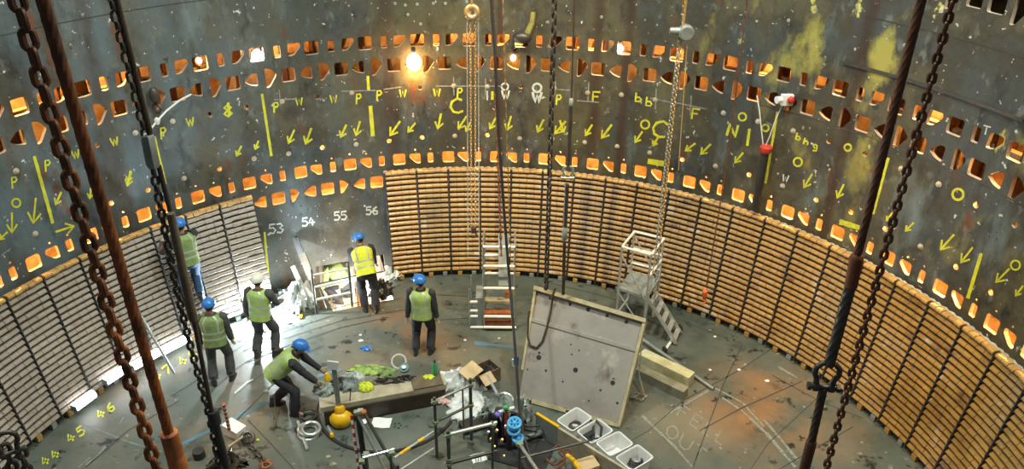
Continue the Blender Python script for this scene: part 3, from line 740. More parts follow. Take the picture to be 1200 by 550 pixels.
ORD = ['first', 'second', 'third', 'fourth', 'fifth', 'sixth', 'seventh', 'eighth', 'ninth', 'tenth', 'eleventh', 'twelfth', 'thirteenth', 'fourteenth', 'fifteenth', 'sixteenth', 'seventeenth', 'eighteenth', 'nineteenth', 'twentieth', 'twenty-first']
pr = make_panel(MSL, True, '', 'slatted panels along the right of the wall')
for i in range(21):
    k = -1+i; c = pr if i == 0 else copy_tree(pr)
    ph = SEAM0+DP*(k+.5); c.location = pol(7.9, ph, 0); c.rotation_euler = (0, 0, -ph)
    c['label'] = 'brown slatted wooden wall panel, %s to the right of the bare numbered steel' % ORD[i]
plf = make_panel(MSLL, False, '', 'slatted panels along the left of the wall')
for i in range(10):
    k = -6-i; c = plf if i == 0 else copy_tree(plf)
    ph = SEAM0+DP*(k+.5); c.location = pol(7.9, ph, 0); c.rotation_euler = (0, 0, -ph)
    c['label'] = 'slatted wooden wall panel painted pale as arc-lit, %s to the left of the bare numbered steel' % ORD[i]

# ------------------------------------------------------------------ people
def ik(a, b, l1, l2, pole):
    a, b = Vector(a), Vector(b); d = b-a; L = min(d.length, (l1+l2)*.999); d.normalize()
    x = (l1*l1-l2*l2+L*L)/(2*L); h = sqrt(max(0, l1*l1-x*x))
    p = Vector(pole); p = (p-d*p.dot(d)); p.normalize()
    return a+d*x+p*h, a+d*L
def orient(d, fwd):
    """columns: side, forward, along d"""
    z = Vector(d).normalized(); y = Vector(fwd); y = (y-z*y.dot(z)).normalized(); x = y.cross(z)
    return Matrix((x, y, z)).transposed()
def eoval(c, R_, rx, ry, n=20, p=2.4):
    out = []
    for k in range(n):
        a = 2*pi*k/n; ca, sa = cos(a), sin(a)
        out.append(Vector(c)+R_ @ Vector((rx*abs(ca)**(2/p)*(1 if ca > 0 else -1), ry*abs(sa)**(2/p)*(1 if sa > 0 else -1), 0)))
    return out
def skin_mesh(verts, edges, radii):
    me = bpy.data.meshes.new('t'); me.from_pydata([tuple(v) for v in verts], edges, [])
    o = bpy.data.objects.new('t', me); COL.objects.link(o)
    o.modifiers.new('s', 'SKIN'); sv = me.skin_vertices[0].data
    for i, r in enumerate(radii): sv[i].radius = (r, r)
    sv[0].use_root = True
    u = o.modifiers.new('u', 'SUBSURF'); u.levels = 1; u.render_levels = 1
    dg = bpy.context.evaluated_depsgraph_get(); dg.update(); ev = o.evaluated_get(dg)
    e = ev.to_mesh(); V = [v.co.copy() for v in e.vertices]; F = [tuple(p.vertices) for p in e.polygons]; ev.to_mesh_clear()
    bpy.data.objects.remove(o); bpy.data.meshes.remove(me)
    return V, F
def limb(m, pts, radii, n=12, wr=.006, seg=5):
    P = []; R_ = []
    for i in range(len(pts)-1):
        for j in range(seg):
            t = j/seg; P.append(Vector(pts[i]).lerp(Vector(pts[i+1]), t)); R_.append(radii[i]*(1-t)+radii[i+1]*t+random.uniform(-wr, wr))
    P.append(Vector(pts[-1])); R_.append(radii[-1])
    m.tube(P, R_, n)
def person(label, loc, heading, lean=0.0, side=0.0, twist=0.0, hands=((-.30, .05, .78), (.30, .05, .78)), feet=((-.13, 0), (.13, 0)), hip=.93,
           look=(0, 1, 0), tops=MNAVY, legs=MNAVY, vest=MHIV, helm=MBLUE, glove=MGLOVE, curl=.6, s=1.05, pelvis=(0, 0), footz=(0, 0)):
    t = thing('person', label, 'person', loc, heading); t.scale = (s, s, s)
    pel = Vector((pelvis[0], pelvis[1], hip)); T = Vector((sin(side), sin(lean)*cos(side), cos(lean)*cos(side)))
    fw = Vector((sin(twist), cos(twist)*cos(lean), -sin(lean)))
    B = orient(T, fw); X = B @ Vector((1, 0, 0)); Y = B @ Vector((0, 1, 0))
    neck = pel+T*.53; chest = pel+T*.36
    look = Vector(look).normalized(); hd = (T*.5+Vector((0, 0, .5))).normalized(); head = neck+hd*.155+look*.02
    H = orient(hd*1.0+look*0.0, look)
    shs = [pel+T*.47+X*(sx*.185) for sx in (-1, 1)]; hips = [pel+Vector((sx*.095, 0, -.03)) for sx in (-1, 1)]
    els, wrs, kns, ans = [], [], [], []
    for i, sx in enumerate((-1, 1)):
        e, w = ik(shs[i], hands[i], .29, .26, Vector((sx*.5, -.7, -.4))); els.append(e); wrs.append(w)
        k, a = ik(hips[i], Vector((feet[i][0], feet[i][1], .09+footz[i])), .44, .43, Vector((sx*.15, 1, .1))); kns.append(k); ans.append(a)
    toes = [a+Vector((sx*.05, .16, -.05)) for a, sx in zip(ans, (-1, 1))]
    # body: one continuous skinned surface with the head
    V = [pel, pel+T*.2, chest, neck-T*.04, neck+hd*.05, neck+hd*.12]; E_ = [(0, 1), (1, 2), (2, 3), (3, 4), (4, 5)]; R_ = [.10, .095, .11, .06, .048, .06]
    for i in (0, 1):
        b = len(V); V += [shs[i], els[i], wrs[i], wrs[i]+(wrs[i]-els[i]).normalized()*.06]; R_ += [.052, .038, .026, .026]; E_ += [(2, b), (b, b+1), (b+1, b+2), (b+2, b+3)]
        b = len(V); V += [hips[i], kns[i], ans[i], toes[i]]; R_ += [.078, .050, .036, .034]; E_ += [(0, b), (b, b+1), (b+1, b+2), (b+2, b+3)]
    sv, sf = skin_mesh(V, E_, R_)
    m = MB(); m.v = sv; m.f = sf; m.mi = [0]*len(sf)
    b0_ = len(m.v); m.ell(head, (.076, .094, .112), H, 18, 14)
    for i in range(b0_, len(m.v)):          # chin and jaw taper, brow
        q = H.transposed() @ (m.v[i]-head)
        if q.z < -.02: q.x *= 1-.35*(-q.z/.11); q.y *= 1-.12*(-q.z/.11); q.y += .012
        m.v[i] = head+H @ q
    m.tube([head+H @ Vector(p) for p in ((0, .090, .012), (0, .106, -.012), (0, .112, -.026), (0, .094, -.034))], [.008, .012, .015, .010], 8)
    for sx in (-1, 1):
        m.ell(head+H @ Vector((sx*.078, -.005, -.012)), (.012, .022, .032), H, 8, 6)
        m.ell(head+H @ Vector((sx*.030, .083, .008)), (.013, .010, .008), H, 8, 6)
    m.ell(head+H @ Vector((0, .088, -.056)), (.026, .008, .007), H, 8, 6)
    m.m = 1
    for sx in (-1, 1): m.ell(head+H @ Vector((sx*.030, .091, .008)), (.006, .005, .006), H, 6, 5)
    m.build('body', [MSKIN, MHAIR], t, local=True)
    m = MB(); m.ell(head+H @ Vector((0, -.012, .012)), (.083, .092, .104), H, 16, 10); m.build('hair', MHAIR, t, local=True)
    # trousers
    m = MB(); up = orient(Vector((0, 0, 1)), (0, 1, 0))
    m.loft([eoval(pel+T*.10, B, .155, .115), eoval(pel+T*.02, B, .168, .125), eoval(pel+Vector((0, 0, -.08)), up, .172, .125), eoval(pel+Vector((0, 0, -.15)), up, .12, .10)])
    for i in (0, 1): limb(m, [hips[i]+Vector((0, 0, .02)), kns[i], ans[i]+Vector((0, 0, .02))], [.104, .088, .082], 14, .009)
    m.build('trousers', legs, t, local=True)
    # jacket: torso and sleeves
    m = MB()
    prof = [(-.02, .165, .125), (.10, .158, .122), (.24, .165, .125), (.36, .185, .13), (.44, .175, .118), (.50, .12, .09), (.545, .066, .066)]
    m.loft([eoval(pel+T*h, B, rx, ry) for h, rx, ry in prof])
    for i in (0, 1): limb(m, [shs[i]-X*((-1, 1)[i]*.03), shs[i]+X*((-1, 1)[i]*.012), els[i], wrs[i]], [.066, .084, .066, .050], 12, .007)
    m.build('jacket', tops, t, local=True)
    # vest: sleeveless, two waist bands and two braces of tape
    m = MB(); N = 32; vp = [(-.075, .182, .142), (-.02, .182, .142), (.04, .180, .140), (.065, .180, .140), (.105, .178, .139), (.145, .178, .139), (.185, .178, .14), (.225, .18, .141), (.265, .182, .143),
                            (.32, .188, .146), (.39, .198, .147), (.44, .192, .138), (.485, .150, .118), (.52, .088, .085)]
    rings = []
    for j, (h, rx, ry) in enumerate(vp):
        k_ = 1.10+random.uniform(-.02, .02); rings.append(eoval(pel+T*h, B, rx*k_, ry*k_, N, 2.6))
    base = len(m.v)
    for r in rings: m.v.extend(r)
    for j in range(len(rings)-1):
        for k in range(N):
            ang = (k+.5)/N*360; br = any(abs(((ang-c+180) % 360)-180) < 7 for c in (62, 118, 242, 298))
            m.m = 1 if (j in (3, 6, 7) and j != 7) or (br and j >= 7) else 0
            m.quad((base+j*N+k, base+j*N+(k+1) % N, base+(j+1)*N+(k+1) % N, base+(j+1)*N+k))
    m.build('vest', [vest, MREF], t, local=True)
    # helmet with ridge and peak
    m = MB(); hc = head+H @ Vector((0, -.005, .035)); prof = [(.126, -.012), (.128, 0), (.122, .035), (.108, .065), (.082, .092), (.045, .110), (.010, .116)]
    Hx = Matrix((H.col[0], H.col[1], H.col[2])).transposed()
    rr = [[hc+H @ Vector((r*.92*cos(2*pi*k/24), r*1.08*sin(2*pi*k/24), z)) for k in range(24)] for r, z in prof]
    m.loft(rr)
    m.loft([[hc+H @ Vector((x, y, z)) for x, y, z in ((-.10, .09, -.012), (.10, .09, -.012), (.085, .09, .004), (-.085, .09, .004))],
            [hc+H @ Vector((x, y, z)) for x, y, z in ((-.065, .178, -.028), (.065, .178, -.028), (.06, .178, -.02), (-.06, .178, -.02))]])
    m.tube([hc+H @ Vector((0, .125*cos(a), .01+.112*sin(a))) for a in [pi*i/10 for i in range(1, 10)]], .010, 6)
    m.build('helmet', helm, t, local=True)
    # gloves with five fingers, boots
    for i, sx in enumerate((-1, 1)):
        d = (wrs[i]-els[i]).normalized(); side_ = X if abs(d.dot(X)) < .8 else Y
        G = orient(d, Y if abs(d.dot(Y)) < .9 else T); m = MB(); o = wrs[i]
        m.loft([eoval(o+d*a, G, b_*.55 if a > .02 else b_*.8, b_, 12) for a, b_ in ((-.03, .040), (.0, .034), (.03, .040), (.07, .044), (.095, .040))])
        for f in range(4):
            off = -.030+.020*f; L = (.066, .078, .072, .056)[f]; c0 = o+d*.088+G @ Vector((0, off, 0)); c1 = c0+(d*cos(curl*.5)+G @ Vector((-sx*sin(curl*.5), 0, 0)))*L*.45
            c2 = c1+(d*cos(curl*1.3)+G @ Vector((-sx*sin(curl*1.3), 0, 0)))*L*.32; c3 = c2+(d*cos(curl*2)+G @ Vector((-sx*sin(curl*2), 0, 0)))*L*.28
            m.tube([c0, c1, c2, c3], [.0105, .010, .009, .007], 6)
        th = o+d*.03+G @ Vector((0, .036, 0)); m.tube([th, th+(d*.6+G @ Vector((-sx*.3, .7, 0)))*.04, th+(d*.9+G @ Vector((-sx*.4, .55, 0)))*.065], [.013, .012, .009], 6)
        m.build('glove', glove, t, local=True)
    for i in (0, 1):
        a = ans[i]; m = MB(); f = Vector(((-1, 1)[i]*.22, 1, 0)).normalized(); Bf = orient((0, 0, 1), f); c = Vector((a.x, a.y, a.z-.09))
        m.loft([eoval(c+f*.045, Bf, .050, .145, 16, 2.8), eoval(c+f*.045+Vector((0, 0, .03)), Bf, .050, .145, 16, 2.8), eoval(c+f*.035+Vector((0, 0, .065)), Bf, .046, .125, 16), eoval(c+f*.0+Vector((0, 0, .10)), Bf, .048, .075, 16), eoval(c-f*.01+Vector((0, 0, .20)), Bf, .052, .058, 16)])
        m.build('boot', MBOOT, t, local=True)
    return t
person('man in blue helmet and green vest standing back-turned by the hanging chain', at(262, 447), radians(12), hands=((-.25, .06, .84), (.26, .10, .84)), feet=((-.15, -.05), (.15, .04)),
       tops=MGRYW, legs=MGRYW, vest=MHIVG, look=(-.15, 1, -.15), lean=.08)
person('man in pale helmet and green vest facing the white welding glare', at(313, 416), radians(-12), hands=((-.27, .02, .86), (.24, .38, 1.02)), feet=((-.16, -.08), (.16, .05)),
       tops=MGRYW, legs=MGRYW, helm=MWHELM, look=(.15, 1, -.2), lean=.12)
person('man in blue helmet bending to the cluttered timber beam with outstretched arm', at(336, 481), radians(-82), lean=.85, hip=.84, hands=((-.05, .80, .62), (.18, .68, .60)), feet=((-.16, -.22), (.16, .16)),
       look=(.05, .8, -.6), vest=MHIV, pelvis=(0, -.10))
person('man in yellow vest and blue helmet bent over the deck opening', at(434, 363), radians(14), lean=.62, side=-.10, hip=.93, hands=((-.30, .66, .62), (.24, .62, .60)), feet=((-.10, -.02), (.12, -.10)),
       look=(-.2, .8, -.6), vest=MHIVY, pelvis=(-.02, .0))
person('man in blue helmet standing alone, back turned, mid-deck with head turned left', at(497, 414), radians(-6), hands=((-.27, -.04, .86), (.27, .02, .86)), feet=((-.16, -.04), (.13, .02)),
       look=(-.75, .6, -.15))
zA = 1.02; pA_ = at(231, 354, zA)
person('man in jeans and blue helmet up on a ladder against the pale panels', pA_, radians(40), lean=.10, hands=((-.30, .32, 1.25), (.10, .46, 1.1)), feet=((-.12, 0), (.10, .03)),
       look=(.3, 1, -.2), tops=MNAVY, legs=MJEAN, vest=MHIVG)
person('worker in lime vest crouching down inside the deck opening', at(406, 353, -.95), radians(60), lean=.75, hip=.52, hands=((-.25, .45, .35), (.25, .45, .35)), feet=((-.16, .05), (.16, .12)),
       look=(0, .8, -.6), vest=MHIV, tops=MHIV)
# ladder under the climbing man
def ladder(name, label, a, b, w, nr, mat, xdir, r=.022):
    t = thing(name, label, 'ladder', a); a = Vector(a); b = Vector(b); x = Vector(xdir).normalized()*(w/2)
    for sx in (-1, 1): m = MB(); m.beam(a+x*sx, b+x*sx, .028, .06); m.build('stile', mat, t)
    for i in range(nr):
        p = a.lerp(b, (i+.7)/nr); m = MB(); m.tube([p-x, p+x], .016, 8); m.build('rung', mat, t)
    return t
pa = Vector(pA_); rdir = Vector((pa.x, pa.y, 0)).normalized(); tdir = Vector((rdir.y, -rdir.x, 0))
ladder('ladder', 'grey ladder leaning on the pale panels under the man in jeans', Vector((pa.x, pa.y, 0))-rdir*.12, Vector((pa.x, pa.y, 2.05))+rdir*.42, .38, 7, MDK, tdir)

# ------------------------------------------------------------------ welding corner and deck opening
lw = onwall(304, 352, 7.8)
t = thing('welding_torch', 'welding torch with blinding white arc at the foot of the wall', 'torch', (lw.x, lw.y, 0))
tip = Vector((lw.x, lw.y, .42))
m = MB(); m.ell(tip, (.05, .05, .05)); m.build('arc_flame', emis('welding_arc', (.85, .95, 1.0), 400), t)
m = MB(); m.tube([tip+Vector((0, -.05, -.03)), tip+Vector((-.02, -.12, -.06)), tip+Vector((-.05, -.30, -.02))], [.012, .02, .025], 8); m.build('handle', MBK, t)
m = MB(); m.tube([tip+Vector((-.05, -.30, -.02)), tip+Vector((-.1, -.42, -.25)), tip+Vector((-.05, -.5, -.40)), tip+Vector((.3, -.75, -.405))], .014, 8); m.build('cable', MBK, t)
d = bpy.data.lights.new('arc_light', 'POINT'); d.energy = 620; d.color = (.82, .93, 1.0); d.shadow_soft_size = .08
lo = bpy.data.objects.new('arc_light', d); COL.objects.link(lo); lo.parent = t; lo.location = (tip.x-lw.x, tip.y-lw.y-.16, .50)
# added glow tubes standing for the glare strip at the pale panels' foot
MTUBE = emis('white_glare_glow', (0.95, .98, 1.0), 9)
tl0 = None
for i, (x0, y0, x1, y1) in enumerate(((222, 396, 190, 411), (186, 413, 154, 430), (150, 432, 122, 446), (110, 462, 86, 478))):
    a = onwall(x0, y0, 7.62); b = onwall(x1, y1, 7.62); c = (a+b)/2; L = (a-b).length*.97
    if tl0 is None:
        tl0 = thing('added_glow_tube', '', 'lamp', (c.x, c.y, 0), 0, 'added glow tubes along the pale panels'); LL = L
        m = MB(); m.tube([(-L/2, 0, .085), (L/2, 0, .085)], .085, 12); m.build('glow_tube', MTUBE, tl0, local=True)
        m = MB(); m.box((0, .05, .03), (L, .10, .05)); m.box((-L/2, 0, .07), (.03, .15, .13)); m.box((L/2, 0, .07), (.03, .15, .13)); m.build('added_glow_housing', MGREYC, tl0, local=True)
        o = tl0
    else: o = copy_tree(tl0)
    o.location = (c.x, c.y, max(0, c.z-.085)); dv = (a-b); o.rotation_euler = (0, 0, atan2(dv.y, dv.x)); o.scale = (L/LL, 1, 1)
    o['label'] = 'added white glow tube for the glare strip at the foot of the pale panels, %s from the welding glare' % ORD[i]
# guard frame at the edge of the opening
ga = at(371, 368); gb = at(413, 359)
t = thing('guard_frame', 'steel guard frame with three white bars at the deck opening', 'rail', ga)
for i, p in enumerate((ga, gb)):
    m = MB(); m.tube([p, p+Vector((0, 0, 1.12))], .028, 10); m.build('post', MDTUBE, t)
for z, r in ((.36, .03), (.68, .026), (.98, .024)):
    m = MB(); m.tube([ga+Vector((0, 0, z)), gb+Vector((0, 0, z))], r, 10); m.build('bar', MWHT, t)
# what is inside the pit
for i, (x, mt) in enumerate(((378, MPAPER), (386, MGREYC), (394, MPAPER), (412, MWOOD), (421, MRUSTO), (430, MPAPER))):
    p = at(x, 333, -.55); m = MB(); m.tube([Vector((p.x, p.y, -1.47)), Vector((p.x+.02, p.y+.05, .25))], .045 if i % 2 else .07, 10)
    one('pit_pipe', m, mt, ('%s upright pipe inside the deck opening, %s from its left side') % (('white', 'grey', 'white', 'timber coloured', 'rusty orange', 'white')[i], ORD[i]), 'pipe', 'pipes in the deck opening')
p = at(400, 355, -1.3); t = thing('floor_box', 'tan wooden box on the bottom of the deck opening', 'box', (p.x, p.y, -1.5), .3)
m = MB(); m.box((0, 0, .22), (.75, .5, .44)); m.build('carcass', MCARD, t, local=True); m = MB(); m.box((0, 0, .46), (.80, .55, .04)); m.build('lid', MWOOD, t, local=True)
d = bpy.data.lights.new('pit_lamp_light', 'POINT'); d.energy = 260; d.color = (1, .96, .88); d.shadow_soft_size = .1
pl_ = pol(7.9, -.36, -.35); t = thing('hand_lamp', 'lit hand lamp hanging inside the deck opening', 'lamp', pl_)
m = MB(); m.ell((0, 0, 0), (.05, .05, .07)); m.build('bulb', MBULBW, t, local=True); m = MB(); m.tube([(0, 0, .07), (0, 0, .20)], .025, 10); m.build('handle', MBK, t, local=True)
lo = bpy.data.objects.new('pit_lamp_light', d); COL.objects.link(lo); lo.parent = t; lo.location = (0, -.12, -.05)
# leaning beam, board and sheet left of the opening
def plank(name, a, b, w, h, mat, label, cat, up=(0, 0, 1)):
    m = MB(); m.beam(a, b, w, h, up); return one(name, m, mat, label, cat, smooth=False)
b_ = at(373, 350); tpt = onwall(346, 279, 8.22)
t = thing('steel_beam', 'dark steel beam leaning on the bare wall left of the deck opening', 'beam', b_)
m = MB(); m.beam(b_+Vector((0, 0, .03)), tpt, .14, .03, (0, -1, 0)); m.build('flange', MBK, t)
m = MB(); m.beam(b_+Vector((0, .06, .03)), tpt+Vector((0, .04, 0)), .02, .12, (0, -1, 0)); m.build('web', MDK, t)
a = at(379, 363, .02); b = onwall(354, 297, 7.9); plank('leaning_board', a, b, .16, .035, MWOODD, 'narrow dirty board leaning beside the deck opening', 'board', (0, -1, 0))
a = at(366, 362, .02); b = onwall(343, 312, 7.9); plank('leaning_board', a, b, .10, .03, MALU, 'pale metal strip leaning behind the welding glare', 'board', (0, -1, 0))
def heap(m, c, r, seed, amp=.35, nu=34, nv=18, flat=.0):
    rnd = random.Random(seed); ks = [(rnd.uniform(2, 9), rnd.uniform(2, 9), rnd.uniform(0, 6), rnd.uniform(.4, 1)) for _ in range(7)]
    c = Vector(c); b = len(m.v)
    for i in range(nv+1):
        th = .02+(pi-.04)*i/nv
        for k in range(nu):
            a = 2*pi*k/nu; s = sum(w*sin(p*a*1.0//1*1.0+p*a*0+q*th+f+round(p)*a) for p, q, f, w in ks)/3.2
            rr = 1+amp*s*sin(th); q_ = Vector((r[0]*rr*sin(th)*cos(a), r[1]*rr*sin(th)*sin(a), r[2]*cos(th)*(1+amp*s)))
            if q_.z < -r[2]*flat: q_.z = -r[2]*flat
            m.v.append(c+q_)
    for i in range(nv):
        for k in range(nu): m.quad((b+(i+1)*nu+k, b+(i+1)*nu+(k+1) % nu, b+i*nu+(k+1) % nu, b+i*nu+k))
    m.quad([b+k for k in range(nu)]); m.quad([b+nv*nu+k for k in range(nu-1, -1, -1)])
def heapo(name, x, y, z, r, mat, label, cat, seed, amp=.35, flat=.1):
    p = at(x, y, z); m = MB(); heap(m, (p.x, p.y, z+r[2]*flat), r, seed, amp, flat=flat); return one(name, m, mat, label, cat)
heapo('plastic_sheet', 351, 357, 0, (.28, .34, .42), MPLAS, 'crumpled white plastic sheet left of the deck opening', 'plastic sheet', 5, .5)
heapo('rag_heap', 333, 352, 0, (.24, .26, .18), MGREYC, 'grey rag heap on the deck beside the welding glare', 'rag', 8, .5)
heapo('cloth_bundle', 446, 343, 0, (.25, .3, .22), MDK, 'dark cloth bundle right of the man in yellow vest', 'cloth', 18, .5)
heapo('plastic_bag', 459, 322, 0.12, (.2, .22, .16), MPLAS, 'white plastic bag at the left corner of the brown panels', 'bag', 28, .5)
a = at(464, 313, .12); plank('wood_offcut', a, a+Vector((.42, .12, .05)), .09, .04, MWOOD, 'short pale wood offcut at the left corner of the brown panels', 'wood')
p = at(353, 370); t = thing('hand_tool', 'long-handled tool with yellow tip on deck near the white sheet', 'tool', p)
m = MB(); m.tube([p+Vector((0, 0, .03)), p+Vector((-.28, .45, .35))], .014, 6); m.build('shaft', MDK, t); m = MB(); m.beam(p+Vector((0, 0, .02)), p+Vector((.02, -.14, .02)), .06, .03); m.build('blade', MYELO, t)

# ------------------------------------------------------------------ chains, ropes, shackles
def link_mesh(m, c, R_, L, W, r, n=14, k=6):
    pts = []
    for i in range(n):
        a = 2*pi*i/n; x = cos(a)*(W/2-r); z = sin(a)*(W/2-r); z += (L-W)/2*(1 if sin(a) >= 0 else -1)
        pts.append(Vector(c)+R_ @ Vector((x, 0, z)))
    m.tube(pts, r, k, closed=True)
def chain(m, pts, L, W, r, rot=0.0, n=14, k=6):
    pts = [Vector(p) for p in pts]; step = L-2*r-r*.15; i = 0; pos = 0.0; idx = 0
    segs = [(pts[j], pts[j+1]) for j in range(len(pts)-1)]; tot = sum((b-a).length for a, b in segs); d = 0
    while pos < tot:
        q = pos
        for a, b in segs:
            l = (b-a).length
            if q <= l: break
            q -= l
        T = (b-a).normalized(); c = a+T*q
        B = orient(T, (sin(rot), -cos(rot), .001)); A = radians(45 if idx % 2 else -45)+rot*0
        link_mesh(m, c, B @ Matrix.Rotation(A, 3, 'Z'), L, W, r, n, k); pos += step; idx += 1
def drop(x0, y0, h0, x1, y1, h1, up=3.0, dn=0.0):
    a = far(x0, y0, h0); b = far(x1, y1, h1); d = (b-a).normalized(); return a-d*up, b+d*dn
def rope(m, a, b, r, n=None, lob=6):
    a = Vector(a); b = Vector(b); L = (b-a).length; n = n or int(L/.025)
    m.tube([a.lerp(b, i/n) for i in range(n+1)], r, 24, lobes=(lob, .16), twist=10*.035/r)
def shackle(name, label, p, s, down, mat, yaw=0.0, group=None):
    t = thing(name, label, 'shackle', p, yaw, group); D_ = Vector(down).normalized()
    m = MB(); P = [(-.55, 0, -1.1), (-.62, 0, -.4), (-.85, 0, .15), (-.80, 0, .65), (-.45, 0, 1.02), (0, 0, 1.15), (.45, 0, 1.02), (.80, 0, .65), (.85, 0, .15), (.62, 0, -.4), (.55, 0, -1.1)]
    sm = []
    for i in range(len(P)-1):
        for j in range(4): sm.append(Vector(P[i]).lerp(Vector(P[i+1]), j/4)*s)
    sm.append(Vector(P[-1])*s); m.tube(sm, s*.21, 10)
    for sx in (-1, 1): m.lathe([(s*.36, -s*.2), (s*.38, 0), (s*.36, s*.2)], (sx*.55*s, 0, -1.1*s), (1, 0, 0), 14)
    m.build('bow', mat, t, local=True)
    m = MB(); m.tube([(-1.15*s, 0, -1.1*s), (1.15*s, 0, -1.1*s)], s*.19, 10); m.lathe([(s*.34, 0), (s*.34, s*.25)], (-1.15*s, 0, -1.1*s), (1, 0, 0), 6); m.lathe([(s*.34, 0), (s*.34, s*.25)], (.9*s, 0, -1.1*s), (1, 0, 0), 6)
    m.build('pin', mat, t, local=True); return t
# heavy rusty chain and wire rope at the left
a, b = drop(20, 0, 4.35, 183, 550, 4.2, 2.5, 1.2); m = MB(); chain(m, [a, b], .128, .088, .0180, n=16, k=8)
one('heavy_chain', m, MRUSTLIT, 'heavy rusty chain hanging nearest at the far left', 'chain')
a, b = drop(50, 0, 4.6, 199, 512, 4.5, 2.5, 0)
t = thing('wire_rope', 'thick rusty wire rope ending in an orange socket, at the left', 'rope', b)
m = MB(); rope(m, a, b, .029); m.build('strand', MRUSTLIT, t)
dn = (b-a).normalized(); m = MB(); m.lathe([(.040, -.04), (.056, -.03), (.058, .15), (.055, .17), (.060, .18), (.062, .5), (.05, .55)], b, dn, 20); m.build('socket', MRUSTO, t)
# third fall: chain, sleeve, twin bars and rope
t = thing('chain_sling', 'dark chain fall with grey sleeve hanging in front of the ladder man', 'chain', far(176, 175, 7.0))
a, b = drop(130, 0, 7.0, 170, 158, 7.0, 2.5); m = MB(); chain(m, [a, b], .11, .078, .013, n=12, k=6); m.build('chain_run', MDK, t)
m = MB(); rope(m, a+Vector((.035, 0.02, 0)), b+Vector((.035, .02, 0)), .022); m.build('rope_run', MDROPE, t)
m = MB(); m.lathe([(.05, 0), (.062, .02), (.062, .27), (.045, .30)], far(172, 158, 7.0), (far(180, 196, 7.0)-far(172, 158, 7.0)), 6); m.build('sleeve', MGREYC, t)
a = far(178, 192, 7.0); b = far(258, 552, 6.9); m = MB(); chain(m, [a, far(203, 321, 7.0), far(221, 398, 7.0), far(246, 490, 6.95), b], .112, .082, .015, n=12, k=6); m.build('lower_chain', MDK, t)
a = far(186, 194, 7.0); b = far(203, 262, 7.0); m = MB(); m.tube([a, b], .022, 10); m.build('rod', MDK, t)
a = far(200, 250, 6.95); b = far(227, 375, 6.95); m = MB(); m.tube([a, b], [.036, .042], 12); m.build('cover_tube', MWOODD, t)
a = far(227, 375, 6.95); b = far(249, 487, 6.9); m = MB(); rope(m, a, b, .020); m.build('lower_rope', MDROPE, t)
m = MB(); a = far(249, 482, 6.9); dn = (far(266, 550, 6.9)-a).normalized()
m.lathe([(.05, 0), (.06, .03), (.06, .16), (.038, .18), (.040, .8)], a, dn, 12); m.build('turnbuckle', MBK, t)
# central hoist: hook block with loops of chain
hb = far(553, 14, 13.0)
t = thing('chain_hoist', 'chain hoist block with long pale chain loops left of the black cable', 'hoist', hb)
m = MB(); m.torus(hb, .088, .045, (0, 1, -.2), 28, 10); m.build('sheave', MBRASS, t)
m = MB(); m.tube([hb+Vector((0, 0, .1)), hb+Vector((0, 0, 3.5))], .02, 8); m.build('suspension', MBRASS, t)
for i, (x0, x1, yb, mt, w) in enumerate(((547.2, 548.4, 300, MSTEELC, .8), (551, 552.5, 268, MBRASS, 1.2), (557, 557, 268, MBRASS, 1.2), (560.5, 561.5, 300, MSTEELC, .8))):
    m = MB(); chain(m, [far(x0, 16, 13.0), far(x1, yb, 13.0)], .062*w, .040*w, .0072*w, n=8, k=4); m.build('chain_fall', mt, t)
p = far(555, 266, 13.0); m = MB(); m.lathe([(.03, 0), (.05, .03), (.05, .10), (.03, .12)], p, (0, 0, -1), 10)
m.torus(p+Vector((0, 0, -.17)), .05, .016, (0, 1, 0), 16, 8, -2.4, 2.2); m.build('hook', MDK, t)
# twin orange cords and the black cable
for i, (x0, x1, yb, mt, r, lb) in enumerate(((577, 587.5, 300, MRUSTO, .027, 'orange brown cord hanging beside the black cable, thicker of two'), (589.5, 598, 300, MBRASS, .014, 'thin pale cord hanging right of the orange brown cord'))):
    a, b = drop(x0, 0, 12.6, x1, yb, 12.4, 3, 0); m = MB(); m.tube([a.lerp(b, j/40) for j in range(41)], r, 8, lobes=(3, .2), twist=20); one('thin_rope', m, mt, lb, 'cord')
P = [far(x, y, h) for x, y, h in ((572, -60, 12.3), (580, 60, 12.2), (584, 150, 12.1), (590, 240, 12.0), (597, 330, 11.8), (603, 400, 11.2), (608, 470, 10.6), (613, 510, 10.2), (628, 556, 9.6))]
m = MB(); Q = []
for i in range(len(P)-1):
    for j in range(8): Q.append(P[i].lerp(P[i+1], j/8))
m.tube(Q, .026, 8); t = thing('black_cable', 'long black cable hanging down the middle of the shaft', 'cable', P[-1]); m.build('sheath', MBK, t)
p = far(605, 423, 11.1); m = MB(); m.box(p, (.09, .04, .17)); m.build('blue_plug', MBLUE, t); m = MB(); m.box(p+Vector((-.05, 0, -.04)), (.05, .04, .14)); m.build('white_tag', MPAPER, t)

